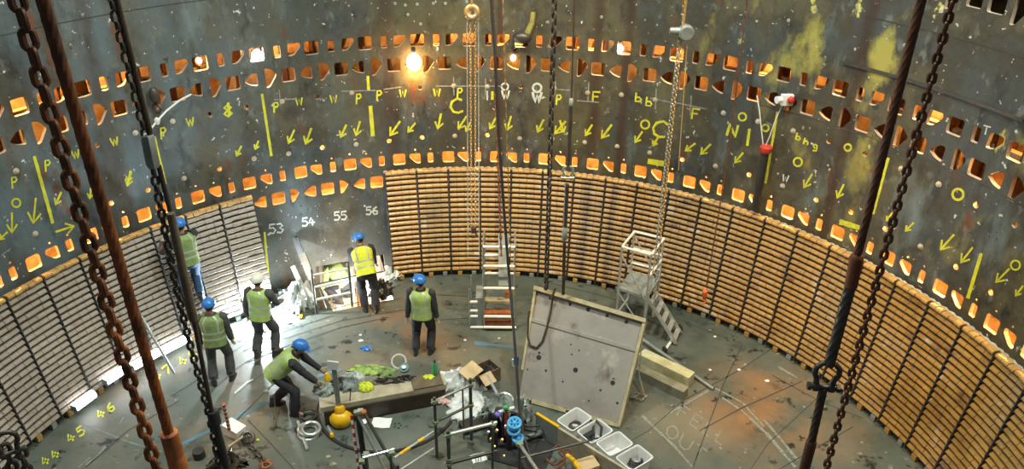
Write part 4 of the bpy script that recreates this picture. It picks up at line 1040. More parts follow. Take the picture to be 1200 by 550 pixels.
# ------------------------------------------------------------------ leaning steel segment plate
BL, BR, TL, TR_ = at(606, 466, .03), at(727, 500, .03), at(627, 335, 1.8), at(758, 374, 1.8)
_n = (BR-BL).cross(TL-BL).normalized(); _d = ray(758, 374); TR_ = CAM+_d*(_n.dot(BL-CAM)/_n.dot(_d))
t = thing('steel_segment', 'large grey steel segment plate leaning in the middle of the deck', 'steel plate', (BL+BR)/2)
NRM = (BR-BL).cross(TL-BL).normalized()
if NRM.dot(CAM-BL) < 0: NRM = -NRM
def PQ(u, v, h=0.0): return (BL.lerp(BR, u)).lerp(TL.lerp(TR_, u), v)+NRM*h
m = MB()
def slab(m, u0, u1, v0, v1, h0, h1, nu_=6, nv_=6, f=None):
    b = len(m.v); g = f or (lambda u, v: 0)
    for h, s in ((h1, 1), (h0, 0)):
        for i in range(nu_+1):
            for j in range(nv_+1):
                u = u0+(u1-u0)*i/nu_; v = v0+(v1-v0)*j/nv_; m.v.append(PQ(u, v, h+g(u, v)))
    K = (nu_+1)*(nv_+1)
    for i in range(nu_):
        for j in range(nv_):
            a = b+i*(nv_+1)+j; q = (a, a+nv_+1, a+nv_+2, a+1); m.quad(q); m.quad([x+K for x in reversed(q)])
    for i in range(nu_):
        a = b+i*(nv_+1); m.quad((a, a+K, a+nv_+1+K, a+nv_+1)); a += nv_; m.quad((a, a+nv_+1, a+nv_+1+K, a+K))
    for j in range(nv_):
        a = b+j; m.quad((a, a+1, a+1+K, a+K)); a = b+nu_*(nv_+1)+j; m.quad((a, a+K, a+1+K, a+1))
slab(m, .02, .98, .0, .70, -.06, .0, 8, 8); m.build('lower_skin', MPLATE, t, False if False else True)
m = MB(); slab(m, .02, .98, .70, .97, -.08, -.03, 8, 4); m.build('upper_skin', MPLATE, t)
m = MB(); slab(m, .01, .99, .685, .715, -.06, .022, 8, 1); m.build('lap_seam', MPLATE, t)
m = MB(); slab(m, .0, 1.0, .965, 1.0, -.10, .07, 8, 1); m.build('top_flange', MPLED, t)
m = MB(); slab(m, .975, 1.0, 0, 1, -.10, .045, 1, 8); m.build('side_flange', MPLED, t)
m = MB(); slab(m, .0, .022, .25, 1, -.10, .035, 1, 8); m.build('side_flange', MPLED, t)
m = MB(); slab(m, .0, 1, -.012, .02, -.10, .03, 8, 1); m.build('bottom_flange', MPLED, t)
def onplate(x, y, h=0.0):
    d = ray(x, y); k = NRM.dot(BL+NRM*h-CAM)/NRM.dot(d); return CAM+d*k
for (x, y, r) in ((631.4, 419.2, 3), (632, 413.8, 1.4), (674.4, 433.9, 2.8), (639.7, 434.6, 1.4), (618, 433.4, 1), (659.5, 447.6, 1.1), (669, 404, 1), (678.7, 411, 1), (670, 415.7, 1), (718, 449, 2.6), (719, 444, 1), (668, 357, 1.6),
                  (689.3, 363, 2.5), (711.5, 370, 2), (734, 377.4, 2.2), (644.4, 350, 1.5), (703.7, 457.6, 1.3), (723.4, 472.7, 1.4), (720.5, 496, 1.2), (690, 470, 1)):
    hh = .004 if y > 385+(x-627)*.27 else -.026
    m = MB(); p = onplate(x, y, hh); m.lathe([(r/62, -.05), (r/62, 0)], p, NRM, 14); m.build('bolt_hole', MBK, t)
pts = [(651, 338, .09), (648, 345, .09), (646, 362, .03), (641, 384, .03), (636, 400, .03), (629, 408, .03), (621, 405, .03), (618.5, 395, .03), (619, 375, .04), (621, 362, .05)]
m = MB(); Q = []
for i in range(len(pts)-1):
    for j in range(5): k = j/5; Q.append(onplate(*(pts[i][c]*(1-k)+pts[i+1][c]*k for c in range(3))))
m.tube(Q, .020, 8); one('webbing_strap', m, MDROPE, 'dark strap looped over the top edge of the steel segment', 'strap')
# chain and wire lifting the plate
a, b = drop(650, 0, 12.2, 640, 338, 12.5, 3, .0); m = MB(); chain(m, [a, b], .155, .110, .020, n=12, k=6)
one('hanging_chain', m, MDK, 'grey steel chain hanging down to the top of the steel segment', 'chain')
hh = 12.2
t = thing('lifting_wire', 'thin lifting wire with dark bar right of the middle grey chain', 'wire', far(660, 332, hh))
a, b = drop(673, 0, hh, 669.5, 118, hh, 3, 0); m = MB(); m.tube([a, b], .014, 8); m.build('upper_wire', MDROPE, t)
m = MB(); m.lathe([(.02, 0), (.035, .02), (.035, .12), (.03, .13)], far(669.5, 115, hh), (0, 0, -1), 10); m.build('upper_sleeve', MGREYC, t)
m = MB(); m.tube([far(669, 124, hh), far(666, 194, hh)], .032, 10); m.build('bar', MDK, t)
m = MB(); m.tube([far(664.5, 216, hh), far(662, 268, hh)], .038, 10); m.build('lower_bar', MDK, t)
m = MB(); m.lathe([(.035, 0), (.048, .02), (.048, .24), (.035, .26)], far(662, 266, hh), (0, 0, -1), 12); m.build('lower_sleeve', MGREYC, t)
m = MB(); m.tube([far(661.5, 284, hh), far(660, 345, hh+.2)], .030, 8); m.build('lower_wire', MDROPE, t)
shackle('shackle', 'grey shackle in the middle lifting wire above the brown panels', far(665.5, 202, hh), .098, (0, 0, -1), MGAL)
# hoist on the right with chains down to the scaffold
hb = far(800, 38, 12.4)
t = thing('chain_hoist', 'chain hoist with yellow chain reaching down to the aluminium tower', 'hoist', hb)
m = MB(); m.lathe([(.10, -.09), (.12, -.06), (.12, .06), (.10, .09)], hb+Vector((.05, 0, 0)), (0, 1, 0), 16); m.lathe([(.05, -.14), (.06, -.12), (.06, .12), (.05, .14)], hb+Vector((-.06, 0, .02)), (1, 0, 0), 12); m.build('gear_case', MGAL, t)
m = MB(); m.tube([hb, hb+Vector((.02, 0, 3.4))], .016, 8); m.build('suspension', MBRASS, t)
for (x0, y0, x1, y1, mt, w) in ((799, 40, 772, 300, MBRASS, 1.3), (796, 42, 768, 300, MSTEELC, 1.3), (805, 55, 795, 200, MBRASS, .6), (772, 300, 765, 372, MSTEELC, 1.4), (768, 300, 752, 400, MSTEELC, .9), (803, -40, 800, 40, MBRASS, 1.4)):
    m = MB(); chain(m, [far(x0, y0, 12.4), far(x1, y1, 12.5)], .062*w, .042*w, .0078*w, n=8, k=4); m.build('chain_fall', mt, t)
m = MB(); chain(m, [far(752, 400, 12.5), far(749, 440, 12.3), at(756, 466, .04)], .06, .04, .007, n=8, k=4)
chain(m, [at(756, 466, .03), at(750, 462, .03), at(742, 466, .03), at(752, 470, .03), at(758, 464, .05), at(745, 460, .04)], .06, .04, .007, n=8, k=4); m.build('tail_chain', MSTEELC, t)
# thin chain with an orange hook
t = thing('thin_chain', 'thin rusty chain with orange hook in front of right brown panels', 'chain', far(826, 345, 14.2))
m = MB(); chain(m, [far(883, -60, 14.0), far(853, 185, 14.0), far(828, 336, 14.2)], .065, .042, .0075, n=8, k=4); m.build('links', MRUST, t)
p = far(826, 344, 14.2); m = MB(); m.lathe([(.02, -.12), (.05, -.08), (.055, .06), (.02, .10)], p, (0, 0, 1), 10); m.torus(p+Vector((0, 0, -.18)), .05, .016, (0, 1, 0), 14, 6, -2.6, 2.0); m.build('hook', MORN, t)
m = MB(); ring(851, 320, 4, 1.2, MSLING, lambda x, y: far(x, y, 15.2), 'tie', t) if False else None
# black bar with a red cap against the wall, with a sling
b0_ = onwall(884, 246, 8.12); t0_ = onwall(897, 178, 8.12)
t = thing('jacking_bar', 'black bar with red cap hanging against the wall at right', 'bar', b0_)
m = MB(); m.tube([b0_, t0_], .07, 12); m.build('barrel', MBK, t); m = MB(); m.lathe([(.09, -.02), (.12, .03), (.12, .10), (.07, .14)], t0_, (t0_-b0_), 14); m.build('red_cap', MRED, t)
m = MB(); P = [onwall(895, 176, 8.1), onwall(892, 150, 8.12), onwall(890, 130, 8.14), onwall(887, 112, 8.22)]; m.tube(P, .012, 6); P = [onwall(895, 176, 8.1), onwall(902, 160, 8.12), onwall(909, 140, 8.14), onwall(919, 118, 8.22)]; m.tube(P, .012, 6); m.build('sling', MSLING, t)
p = onwall(922, 117, 8.2); m = MB(); m.box(p, (.22, .1, .20)); m.lathe([(.06, 0), (.07, .1)], p+Vector((-.12, -.05, .02)), (-1, -.3, 0), 12)
t = thing('junction_box', 'white box with red knob hooked in a wall opening at right', 'box', p); m.build('box_body', MPAPER, t)
m = MB(); m.ell(p+Vector((.05, -.08, .02)), (.07, .05, .07)); m.build('red_knob', MRED, t)
# left sling looped from an opening, and the black cleat
P = [onwall(x, y, R_) for x, y, R_ in ((176, 152, 7.9), (184, 142, 7.95), (195, 130, 8.05), (210, 118, 8.12), (227, 109, 8.3))]
m = MB(); Q = []
for i in range(4):
    for j in range(5): Q.append(P[i].lerp(P[i+1], j/5))
m.tube(Q, .018, 8); m.ell(P[1], (.05, .05, .07)); one('sling_rope', m, MSLING, 'white sling rope knotted and pulled into an upper wall opening at left', 'rope')
p = onwall(181, 112, 8.18); t = thing('wall_hook', 'dark hook hanging on the wall above the white sling knot', 'hook', p)
m = MB(); m.lathe([(.06, -.12), (.09, -.05), (.09, .08), (.05, .14)], p, (0, 0, 1), 12); m.build('hook_body', MDK, t); m = MB(); m.torus(p+Vector((.0, 0, -.25)), .09, .025, (.4, 1, 0), 16, 8); m.build('eye', MDK, t)
p = onwall(612, 44, 8.1); t = thing('wall_cleat', 'black cleat with yellow strap high on the wall, top centre', 'cleat', p)
m = MB(); m.ell(p, (.20, .12, .13)); m.build('cleat_body', MDK, t); m = MB(); m.tube([p+Vector((.1, 0, .08)), p+Vector((.2, .05, .30)), p+Vector((.22, .1, .5))], [.07, .06, .05], 8); m.build('strap', MOLIVE, t)
# right rope, socket, shackle, lower rope
h = 7.5
t = thing('wire_rope', 'thick brown wire rope hanging at the right, ending in a socket', 'rope', far(971, 424, h))
a, b = drop(1080, 0, h, 1004, 302, h, 2.5); m = MB(); rope(m, a, b, .036); m.build('strand', MRUSTD, t)
m = MB(); a = far(1004.5, 300, h); dn = (far(997, 336, h)-a); m.lathe([(.045, -.02), (.062, 0), (.066, .04), (.062, dn.length)], a, dn, 18); m.build('socket', MRUST, t)
a = far(997.5, 332, h); b = far(971.5, 428, h); m = MB(); rope(m, a, b, .050); m.build('covered_eye', MDK, t)
dnr = (b-a).normalized()
shackle('shackle', 'large dark shackle joining the two right-hand wire ropes', far(968.5, 440, h), .145, dnr, MDK, radians(-8))
t = thing('lower_wire_rope', 'lower dark wire rope hanging below the large right shackle', 'rope', far(940, 552, h))
a = far(965, 455, h); b = far(951, 518, h); m = MB(); rope(m, a, b, .040); m.build('strand', MDROPE, t)
m = MB(); dn = far(941, 556, h)-b; m.lathe([(.046, -.02), (.058, 0), (.060, .04), (.058, dn.length)], b, dn, 16); m.build('socket', MRUSTD, t)
a, b = drop(1117, 0, 7.6, 968, 550, 7.3, 2.5, .8); m = MB(); chain(m, [a, b], .125, .088, .0185, rot=.2, n=16, k=8)
one('heavy_chain', m, MRUSTD, 'heavy dark rusty chain hanging at the right beside the wire rope', 'chain')
# bunch of shackles at the lower left corner
p = far(8, 520, 5.6)
shackle('shackle', 'blackened shackle in the lower left corner, near the camera', p, .085, (0, 0, -1), MDK, radians(35))
m = MB(); chain(m, [p+Vector((-.05, .03, -.08)), p+Vector((-.02, 0, -.9))], .12, .09, .018, n=12, k=6); chain(m, [p+Vector((.06, .03, -.12)), p+Vector((.03, 0, -.9))], .12, .09, .018, n=12, k=6)
one('chain_bunch', m, MDK, 'dark chain bunch below the shackle in the lower left corner', 'chain')

# ------------------------------------------------------------------ access steps and aluminium tower
def tubes(m, L, r, n=8):
    for a, b in L: m.tube([a, b], r, n)
t = thing('access_step_unit', 'white-runged access tower standing in front of the brown panels', 'scaffold', (.28, 5.65, 0))
yn, yf = 5.62, 6.32
for x, y, z in ((-.19, yn, 1.0), (.10, yn, 2.0), (.74, yn, 2.0), (.10, yf, 2.0), (.74, yf, 2.0), (-.19, yf, .9)):
    m = MB(); m.tube([(x, y, 0), (x, y, z)], .020, 8); m.build('post', MGAL, t)
for z, x0, x1, y in ((.04, -.19, .78, yn), (.32, -.19, -.03, yn), (.32, .10, .74, yn), (.46, -.19, -.03, yn), (.68, -.19, -.03, yn), (1.02, .10, .74, yn), (1.55, .10, .74, yn), (2.0, .10, .74, yn), (1.40, .10, .74, yf), (.95, .10, .74, yf), (-.0+.10, .10, .74, yn-.08)):
    m = MB(); m.tube([(x0, y, z), (x1, y, z)], .032, 10); m.build('rung', MWHT, t)
m = MB(); m.box((.0, yn+.30, .38), (.14, .5, .72)); m.build('side_sheet', MGREYC, t)
for x, z in ((.10, 2.0), (.74, 2.0)): m = MB(); m.tube([(x, yn, z), (x, yf, z)], .018, 8); m.build('top_tube', MGAL, t)
m = MB(); m.beam((.52, yn+.1, 1.02), (.50, yf, 1.9), .22, .03, (0, -1, 0)); one('grey_plank', m, MGREYC, 'upright grey plank standing in the white-runged access tower', 'plank', smooth=False)
for i, (y, z, mt, lb) in enumerate(((5.95, .5, MWOOD, 'pale wooden tread lying in the white-runged access tower, topmost'), (5.85, .26, MRUSTO, 'orange brown timber lying in the white-runged access tower'), (5.72, .10, MRUST, 'dark red timber at the bottom of the white-runged access tower'))):
    m = MB(); m.box((.40, y, z), (.58, .16, .08)); one('timber_tread', m, mt, lb, 'timber', smooth=False)
m = MB(); m.box((.62, 6.05, .58), (.16, .16, .2)); one('timber_block', m, MRUSTO, 'orange timber block on the top tread of the access tower', 'timber', smooth=False)
# tower
A, B_, C_, D_ = Vector((2.89, 5.68, 0)), Vector((3.22, 6.32, 0)), Vector((3.78, 6.02, 0)), Vector((3.42, 5.35, 0))
t = thing('scaffold_tower', 'aluminium scaffold tower with platform and steps before brown panels', 'scaffold', (A+C_)/2)
Z = lambda p, z: Vector((p.x, p.y, z))
for p in (A, B_, C_, D_): m = MB(); m.tube([Z(p, .1), Z(p, 2.02)], .022, 8); m.build('post', MALU, t)
for p, q, z in ((A, B_, 2.0), (B_, C_, 2.0), (A, D_, 2.0), (D_, C_, 2.0), (B_, C_, 1.6), (B_, C_, 1.25), (A, D_, .35), (A, B_, .35), (D_, C_, 1.5)):
    m = MB(); m.tube([Z(p, z), Z(q, z)], .025, 8); m.build('rail', MWHT, t)
for p, q, z0, z1 in ((A, D_, 1.8, .9), (B_, C_, 1.9, 1.0), (A, D_, .9, .2)):
    m = MB(); m.tube([Z(p, z0), Z(q, z1)], .016, 8); m.build('brace', MALU, t)
m = MB(); c = (A+B_+C_+D_)/4; m.loft([[Z(p, z)+(Z(p, 0)-Z(c, 0))*.02 for p in (A, D_, C_, B_)] for z in (.97, 1.03)]); m.build('platform', MGREYC, t, False)
s0 = Z(D_.lerp(C_, .3), .98); s1 = s0+Vector((.62, -.28, -.92)); xd = Vector((.35, .80, 0)).normalized()*.21
for sx in (-1, 1): m = MB(); m.beam(s0+xd*sx, s1+xd*sx, .03, .07); m.build('step_stile', MALU, t)
for i in range(5):
    p = s0.lerp(s1, (i+.6)/5); m = MB(); m.beam(p-xd, p+xd, .10, .025); m.build('step_tread', MALU, t)
ft = [s1+Vector((.10, .35, -.02)), s1+Vector((-.35, -.42, -.02))]
m = MB(); m.beam(ft[0], ft[1], .05, .05); m.build('stabiliser', MWHT, t)
for p in (ft[0], ft[1], Z(A, 0), Z(B_, 0)):
    m = MB(); q = Vector((p.x, p.y, .075)); m.lathe([(.05, -.02), (.07, -.015), (.07, .015), (.05, .02)], q, (1, .5, 0), 16); m.build('castor', MBK, t)

# ------------------------------------------------------------------ timbers and tube right of the plate
a, b = at(752, 412, .24), at(811, 440, .24); a.z = b.z = .12
m = MB(); m.beam(a, b, .24, .24); one('timber_baulk', m, MWOODG, 'pale yellowish timber beam right of the steel segment', 'timber beam', smooth=False)
a, b = at(748, 430, .2), at(804, 457, .2); a.z = b.z = .1
m = MB(); m.beam(a, b, .20, .20); one('timber_baulk', m, pm('grey_green_timber', (.24, .25, .19), (.15, .16, .12), 6, .6, 0, .2), 'grey-green timber beam in front of the pale yellowish one', 'timber beam', smooth=False)
a, b = at(752, 397, .12), at(836, 456, .04)
m = MB(); m.tube([a, b], .035, 10); one('steel_tube', m, MGAL, 'steel tube lying behind the pale timber beam on the deck', 'tube')

# ------------------------------------------------------------------ bins and board
def bin_(T, R_, L, label, first=None):
    T, R_, L = at(*T, .31), at(*R_, .31), at(*L, .31); e1 = R_-T; e2 = L-T
    ang = atan2(e2.y, e2.x); c = T+(e1+e2)/2
    if first is None:
        t = thing('storage_bin', label, 'bin', (c.x, c.y, 0), ang, 'clear storage bins')
        lx, ly = e2.length*.97, e1.length*.94; m = MB()
        def rr(w, l, z): return eoval((0, 0, z), Matrix.Identity(3), w/2, l/2, 28, 9)
        m.loft([rr(lx*.84, ly*.80, .0), rr(lx*.96, ly*.94, .30), rr(lx*.93, ly*.90, .30), rr(lx*.81, ly*.76, .012)], cap=True); m.build('tub', MBIN, t, local=True)
        m = MB(); q = [(x, y, .305) for x, y, _ in [tuple(p) for p in rr(lx, ly, 0)]]; m.tube(q, .010, 6, closed=True); m.build('rim', MPAPER, t, local=True)
    else: t = copy_tree(first); t.location = (c.x, c.y, 0); t.rotation_euler = (0, 0, ang); t['label'] = label
    return t
b1 = bin_((675.5, 476.4), (695.5, 489.6), (651, 492.7), 'clear plastic bin nearest the yellow board end, holding a grey ring')
bin_((700, 491), (720, 504.5), (674.5, 505.5), 'clear plastic bin second in the row, holding black fittings', b1)
bin_((725.5, 504.5), (745.5, 519.5), (695, 520), 'clear plastic bin third in the row, nearly empty', b1)
bin_((749, 518.7), (769.5, 535.5), (718, 537), 'clear plastic bin last in the row, holding a dark coil', b1)
m = MB(); p = at(674, 498, .05); m.torus((p.x, p.y, .05), .09, .03, (0, 0, 1), 20, 8); one('grey_ring', m, MDK, 'dark grey ring lying in the bin nearest the board end', 'ring')
p = at(688, 511, .10); m = MB(); m.box((p.x, p.y, .10), (.22, .16, .14), Matrix.Rotation(.6, 3, 'Z')); one('black_block', m, MBK, 'black block lying in the second clear bin', 'fitting')
p = at(699, 508, .14); m = MB(); q = Vector((p.x, p.y, .14)); m.tube([q+Vector((-.05, .12, .1)), q+Vector((0, .14, .16)), q+Vector((.08, .0, .14)), q+Vector((.06, -.12, .0)), q+Vector((-.06, -.1, -.04))], .026, 8, closed=True); one('black_bracket', m, MBK, 'black looped bracket standing in the second clear bin', 'fitting')
p = at(712, 524, .04); m = MB(); m.box((p.x, p.y, .045), (.2, .14, .05), Matrix.Rotation(.5, 3, 'Z')); one('small_carton', m, MPAPER, 'small white carton lying in the third clear bin', 'carton')
p = at(744, 541, .06); m = MB()
for k in range(3): m.torus((p.x+.01*k, p.y, .04+.035*k), .12-.012*k, .018, (0, .05, 1), 22, 8)
one('cable_coil', m, MBK, 'dark cable coil in the last clear bin', 'coil')
a, b = at(629, 485, .44), at(737, 552, .44); dv = (b-a).normalized(); b2 = b+dv*.5
t = thing('scaffold_board', 'wide wooden board on edge with yellow end, beside the clear bins', 'board', a)
m = MB(); k = a+dv*.50; m.beam(Vector((k.x, k.y, .22)), Vector((b2.x, b2.y, .22)), .045, .43); m.build('plank', MWOOD, t, False)
m = MB(); m.beam(Vector((a.x, a.y, .2205)), Vector((k.x, k.y, .2205)), .048, .425); m.build('inner_end', MGREYC, t, False)
m = MB(); m.beam(Vector((a.x, a.y, .443)), Vector((k.x, k.y, .443)), .052, .03); m.build('yellow_band', MYELO, t, False)

# ------------------------------------------------------------------ round cover, long beam and its clutter
cc = Vector((-1.58, 3.24, 0))
t = thing('round_cover', 'round steel cover plate on the deck under the long timber beam', 'cover plate', cc)
m = MB(); m.lathe([(1.27, .0), (1.27, .035), (1.255, .045), (.02, .046)], cc, (0, 0, 1), 72); m.build('disc', MF, t)
m = MB(); m.torus(cc+Vector((0, 0, .012)), 1.295, .026, (0, 0, 1), 60, 6, -.35, pi+.25); m.build('rim_shade', MBK, t)  # black arc drawn for the shading along the cover's front edge
for i in range(5):
    p = at(466+4*cos(i*1.3), 499+3*sin(i*1.3), .05); m = MB(); m.lathe([(.018, 0), (.018, .003)], p, (0, 0, 1), 8); m.build('bolt_hole', MBK, t)
a, b = at(374, 470, .50), at(521, 443, .50); dv = (b-a).normalized(); nv = Vector((-dv.y, dv.x, 0))
a.z = b.z = 0; lift = .05
m = MB(); m.beam(a+Vector((0, 0, .425)), b+Vector((0, 0, .425)), .34, .10); one('timber_baulk', m, MWOOD, 'long pale timber beam strewn with jackets and tools', 'timber beam', smooth=False)
m = MB(); m.beam(a-nv*.05+dv*.05+Vector((0, 0, .21)), b-nv*.05-dv*.02+Vector((0, 0, .21)), .28, .32); one('timber_baulk', m, MWOODK, 'timber beam lying under the long pale one, painted dark for the shaded front', 'timber beam', smooth=False)
p = b-dv*.33; m = MB(); m.box(Vector((p.x, p.y, .49)), (.55, .34, .03), orient((0, 0, 1), nv)); one('dark_mat', m, MWOODD, 'dark mat on the right end of the long timber beam', 'mat')
ZB_ = .485
def onbeam(name, x, y, r, mat, label, cat, seed, amp=.35, dz=0): return heapo(name, x, y, ZB_+dz, r, mat, label, cat, seed, amp, .1)
onbeam('jacket', 432, 436, (.34, .13, .10), MHIV, 'green high visibility jacket thrown on the long timber beam', 'jacket', 1, .45)
onbeam('jacket', 450, 437, (.22, .12, .08), MHIVG, 'dull green jacket bunched right of the brighter jacket on the beam', 'jacket', 31, .45)
onbeam('tool_pouch', 428, 455, (.15, .12, .10), MHIVY, 'yellow pouch hanging over the front of the long timber beam', 'pouch', 2, .2)
onbeam('tool_bag', 410, 452, (.26, .17, .14), MGREYC, 'grey tool bag near the left end of the timber beam', 'bag', 3, .35)
onbeam('plastic_bag', 416, 446, (.15, .13, .15), MPLAS, 'white plastic bag beside the grey tool bag on the beam', 'bag', 4, .4)
onbeam('tool_bag', 398, 453, (.16, .14, .14), MGRYW, 'dark grey bag behind the grey tool bag on the beam', 'bag', 14, .4)
onbeam('work_sack', 380, 458, (.20, .16, .13), MGREYC, 'grey sack at the left end of the beam under the man\'s hand', 'sack', 6, .3)
onbeam('tool_heap', 455, 447, (.24, .07, .05), MDK, 'black tools lying mid-way along the timber beam', 'tools', 7, .6)
onbeam('tool_heap', 475, 444, (.16, .06, .05), MDK, 'black cutter lying left of the green bottle on the beam', 'tools', 17, .6)
onbeam('yellow_rag', 502, 443, (.11, .07, .04), MHIVY, 'yellow rag at the right end of the timber beam', 'rag', 9, .4)
p = at(384, 446, ZB_+.12); m = MB(); m.lathe([(.055, 0), (.06, .02), (.06, .12), (.035, .16), (.03, .18)], (p.x, p.y, ZB_+.1), (0, 0, 1), 16); one('orange_can', m, MORN if False else MYELO, 'yellow can standing at the left end of the timber beam', 'can')
p = at(510, 440, ZB_); t = thing('bottle', 'green bottle standing at the right end of the timber beam', 'bottle', (p.x, p.y, ZB_))
m = MB(); m.lathe([(.045, 0), (.05, .02), (.05, .19), (.02, .25), (.018, .29)], (0, 0, .02), (0, 0, 1), 16); m.build('glass_body', MGRN, t, local=True); m = MB(); m.lathe([(.022, 0), (.022, .03)], (0, 0, .31), (0, 0, 1), 12); m.build('cap', MBK, t, local=True)
p = at(468, 432, ZB_); m = MB()
m.torus((p.x, p.y, ZB_+.16), .13, .018, (.1, -.9, .5), 24, 8); one('hose_loop', m, MSLING, 'white hose loop standing on the timber beam', 'hose')
p = at(474, 437, ZB_); t = thing('torch_lamp', 'round teal lamp with pale lens on the timber beam', 'lamp', (p.x, p.y, ZB_))
m = MB(); m.lathe([(.05, -.1), (.09, -.04), (.09, .03)], (0, 0, .11), (0, -.6, 1), 18); m.build('shell', pm('teal_plastic', (.03, .16, .17), (.02, .1, .11), 6, .4, 0, 0), t, local=True); m = MB(); m.ell((0, -.03, .15), (.05, .05, .03)); m.build('lens', MPAPER, t, local=True)
# yellow counterweight with its bar and tag
p = at(400, 496, .05); t = thing('counterweight', 'round yellow counterweight with upright bar in front of the timber beam', 'weight', (p.x, p.y, .05))
m = MB(); m.lathe([(.10, .0), (.17, .02), (.205, .10), (.195, .20), (.13, .27), (.10, .28), (.095, .36), (.07, .40)], (0, 0, 0), (0, 0, 1), 28); m.build('weight_body', MYELO, t, local=True)
m = MB(); m.box((-.01, 0, .82), (.085, .03, 1.0)); m.build('bar', MGAL, t, local=True)
m = MB(); m.box((-.02, -.02, 1.30), (.19, .02, .17), Matrix.Rotation(.15, 3, 'Y')); m.build('paper_tag', MPAPER, t, local=True)
# hose coils and tube left of it
def coil(m, c, R_, r, n, rnd, tilt=.0):
    for k in range(n): m.torus(Vector(c)+Vector((rnd.uniform(-.05, .05), rnd.uniform(-.05, .05), r+k*r*1.6)), R_*(1-.05*k), r, (rnd.uniform(-.12, .12)+tilt, rnd.uniform(-.12, .12), 1), 26, 7)
rn = random.Random(4)
p = at(364, 507); m = MB(); coil(m, p, .17, .028, 3, rn, .1); one('hose_coil', m, MALU, 'pale grey hose coil on the deck left of the yellow weight', 'hose')
p = at(361, 490); m = MB(); coil(m, p, .14, .014, 4, rn); one('wire_coil', m, MDTUBE, 'dark wire coil on the deck behind the pale hose coil', 'wire')
a, b = at(349, 494, .04), at(360, 527, .04); m = MB(); m.tube([a, b], .028, 10); one('steel_tube', m, MALU, 'short pale tube lying left of the pale hose coil', 'tube')
p = at(389, 510, .03); m = MB(); m.tube([at(384, 499, .05), p], .03, 10); one('short_pipe', m, MGREYC, 'short grey pipe lying left of the yellow weight', 'pipe')
p = at(389, 512, .03); m = MB(); m.lathe([(.04, 0), (.045, .02), (.03, .07)], p, (0, 0, 1), 12); one('yellow_stopper', m, MYELO, 'small yellow cap on the deck below the yellow weight', 'cap')
a = at(323, 478, .02); m = MB(); m.tube([at(322, 462, .3), at(323, 500, .03)], .012, 8); m.tube([at(322.4, 488, .10), at(322.5, 491, .08)], .03, 8); one('marker_rod', m, MDK, 'thin marker rod standing by the bending man\'s back foot', 'rod')
# papers and scraps
def sheet(x, y, w, l, rot, label, z=.0, mat=MPAPER, name='paper_sheet'):
    p = at(x, y, z); m = MB(); b = 0; n = 6
    for i in range(n+1):
        for j in range(n+1):
            u = (i/n-.5)*w; v = (j/n-.5)*l; c, s_ = cos(rot), sin(rot); m.v.append(Vector((p.x+u*c-v*s_, p.y+u*s_+v*c, z+.008+.006*sin(i*1.3+j*.9))))
    K = (n+1)**2; m.v += [q-Vector((0, 0, .003)) for q in m.v]
    for i in range(n):
        for j in range(n):
            a = i*(n+1)+j; q = (a, a+n+1, a+n+2, a+1); m.quad(q); m.quad([x_+K for x_ in reversed(q)])
    return one(name, m, mat, label, 'paper' if mat is MPAPER else 'scrap')
sheet(447, 496, .34, .26, -.05, 'white paper sheet lying flat on the round cover plate', .05)
sheet(426, 492, .17, .22, -.2, 'folded white paper on the cover beside the yellow weight', .05)
psh = sheet(561, 537, .26, .20, .35, 'printed white sheet on the deck below the guardrail')
m = MB(); [stroke(m, [(557+i*3, 533+i*1.0+0), (558+i*3, 541)], .8, lambda x, y: at(x, y, .02), 0) for i in range(3)]; m.build('print_lines', MDK, psh, False)
heapo('blue_bag', 429, 409, 0, (.11, .08, .05), MBLUE, 'small blue plastic bag on the open deck', 'bag', 12, .3)
for i, (x, y, r_, mt, lb) in enumerate(((423, 400, .05, MPAPER, 'white scrap above the small blue bag'), (422.5, 393, .03, MPAPER, 'tiny white scrap above the larger scrap and blue bag'), (312, 459, .05, MWOOD, 'cream scrap left of the bending man'), (338, 379, .06, MPAPER, 'white cup lying right of the pale-helmeted man'),
        (324, 393, .04, MPAPER, 'white scrap by the pale-helmeted man\'s boots'), (301, 369, .05, MWOOD, 'tan block left of the pale-helmeted man\'s boots'), (385, 536, .04, MWOOD, 'cream scrap left of the round cover'), (390, 545, .05, MWOOD, 'cream lump at the bottom edge left of striped pole'),
        (866, 434, .035, MPAPER, 'white scrap on the deck above the right brown patch'), (899, 447, .04, MPAPER, 'white scrap on the deck right of the brown patch'), (832, 434, .03, MPAPER, 'white speck beyond the end of the steel tube'), (838, 395, .03, MPAPER, 'white speck on the deck below the brown panels'), (545, 399, .03, MPAPER, 'white speck left of the blue line by the access tower'),
        (585, 397, .025, MPAPER, 'white speck above the blue line by the access tower'), (302, 516, .03, MHIVY, 'yellow speck on the deck right of the floor chain'))):
    p = at(x, y); m = MB(); heap(m, (p.x, p.y, r_*.2), (r_, r_*.8, r_*.5), 40+i, .4, 12, 8, .2); one('scrap', m, mt, lb, 'scrap', 'scraps on the deck')
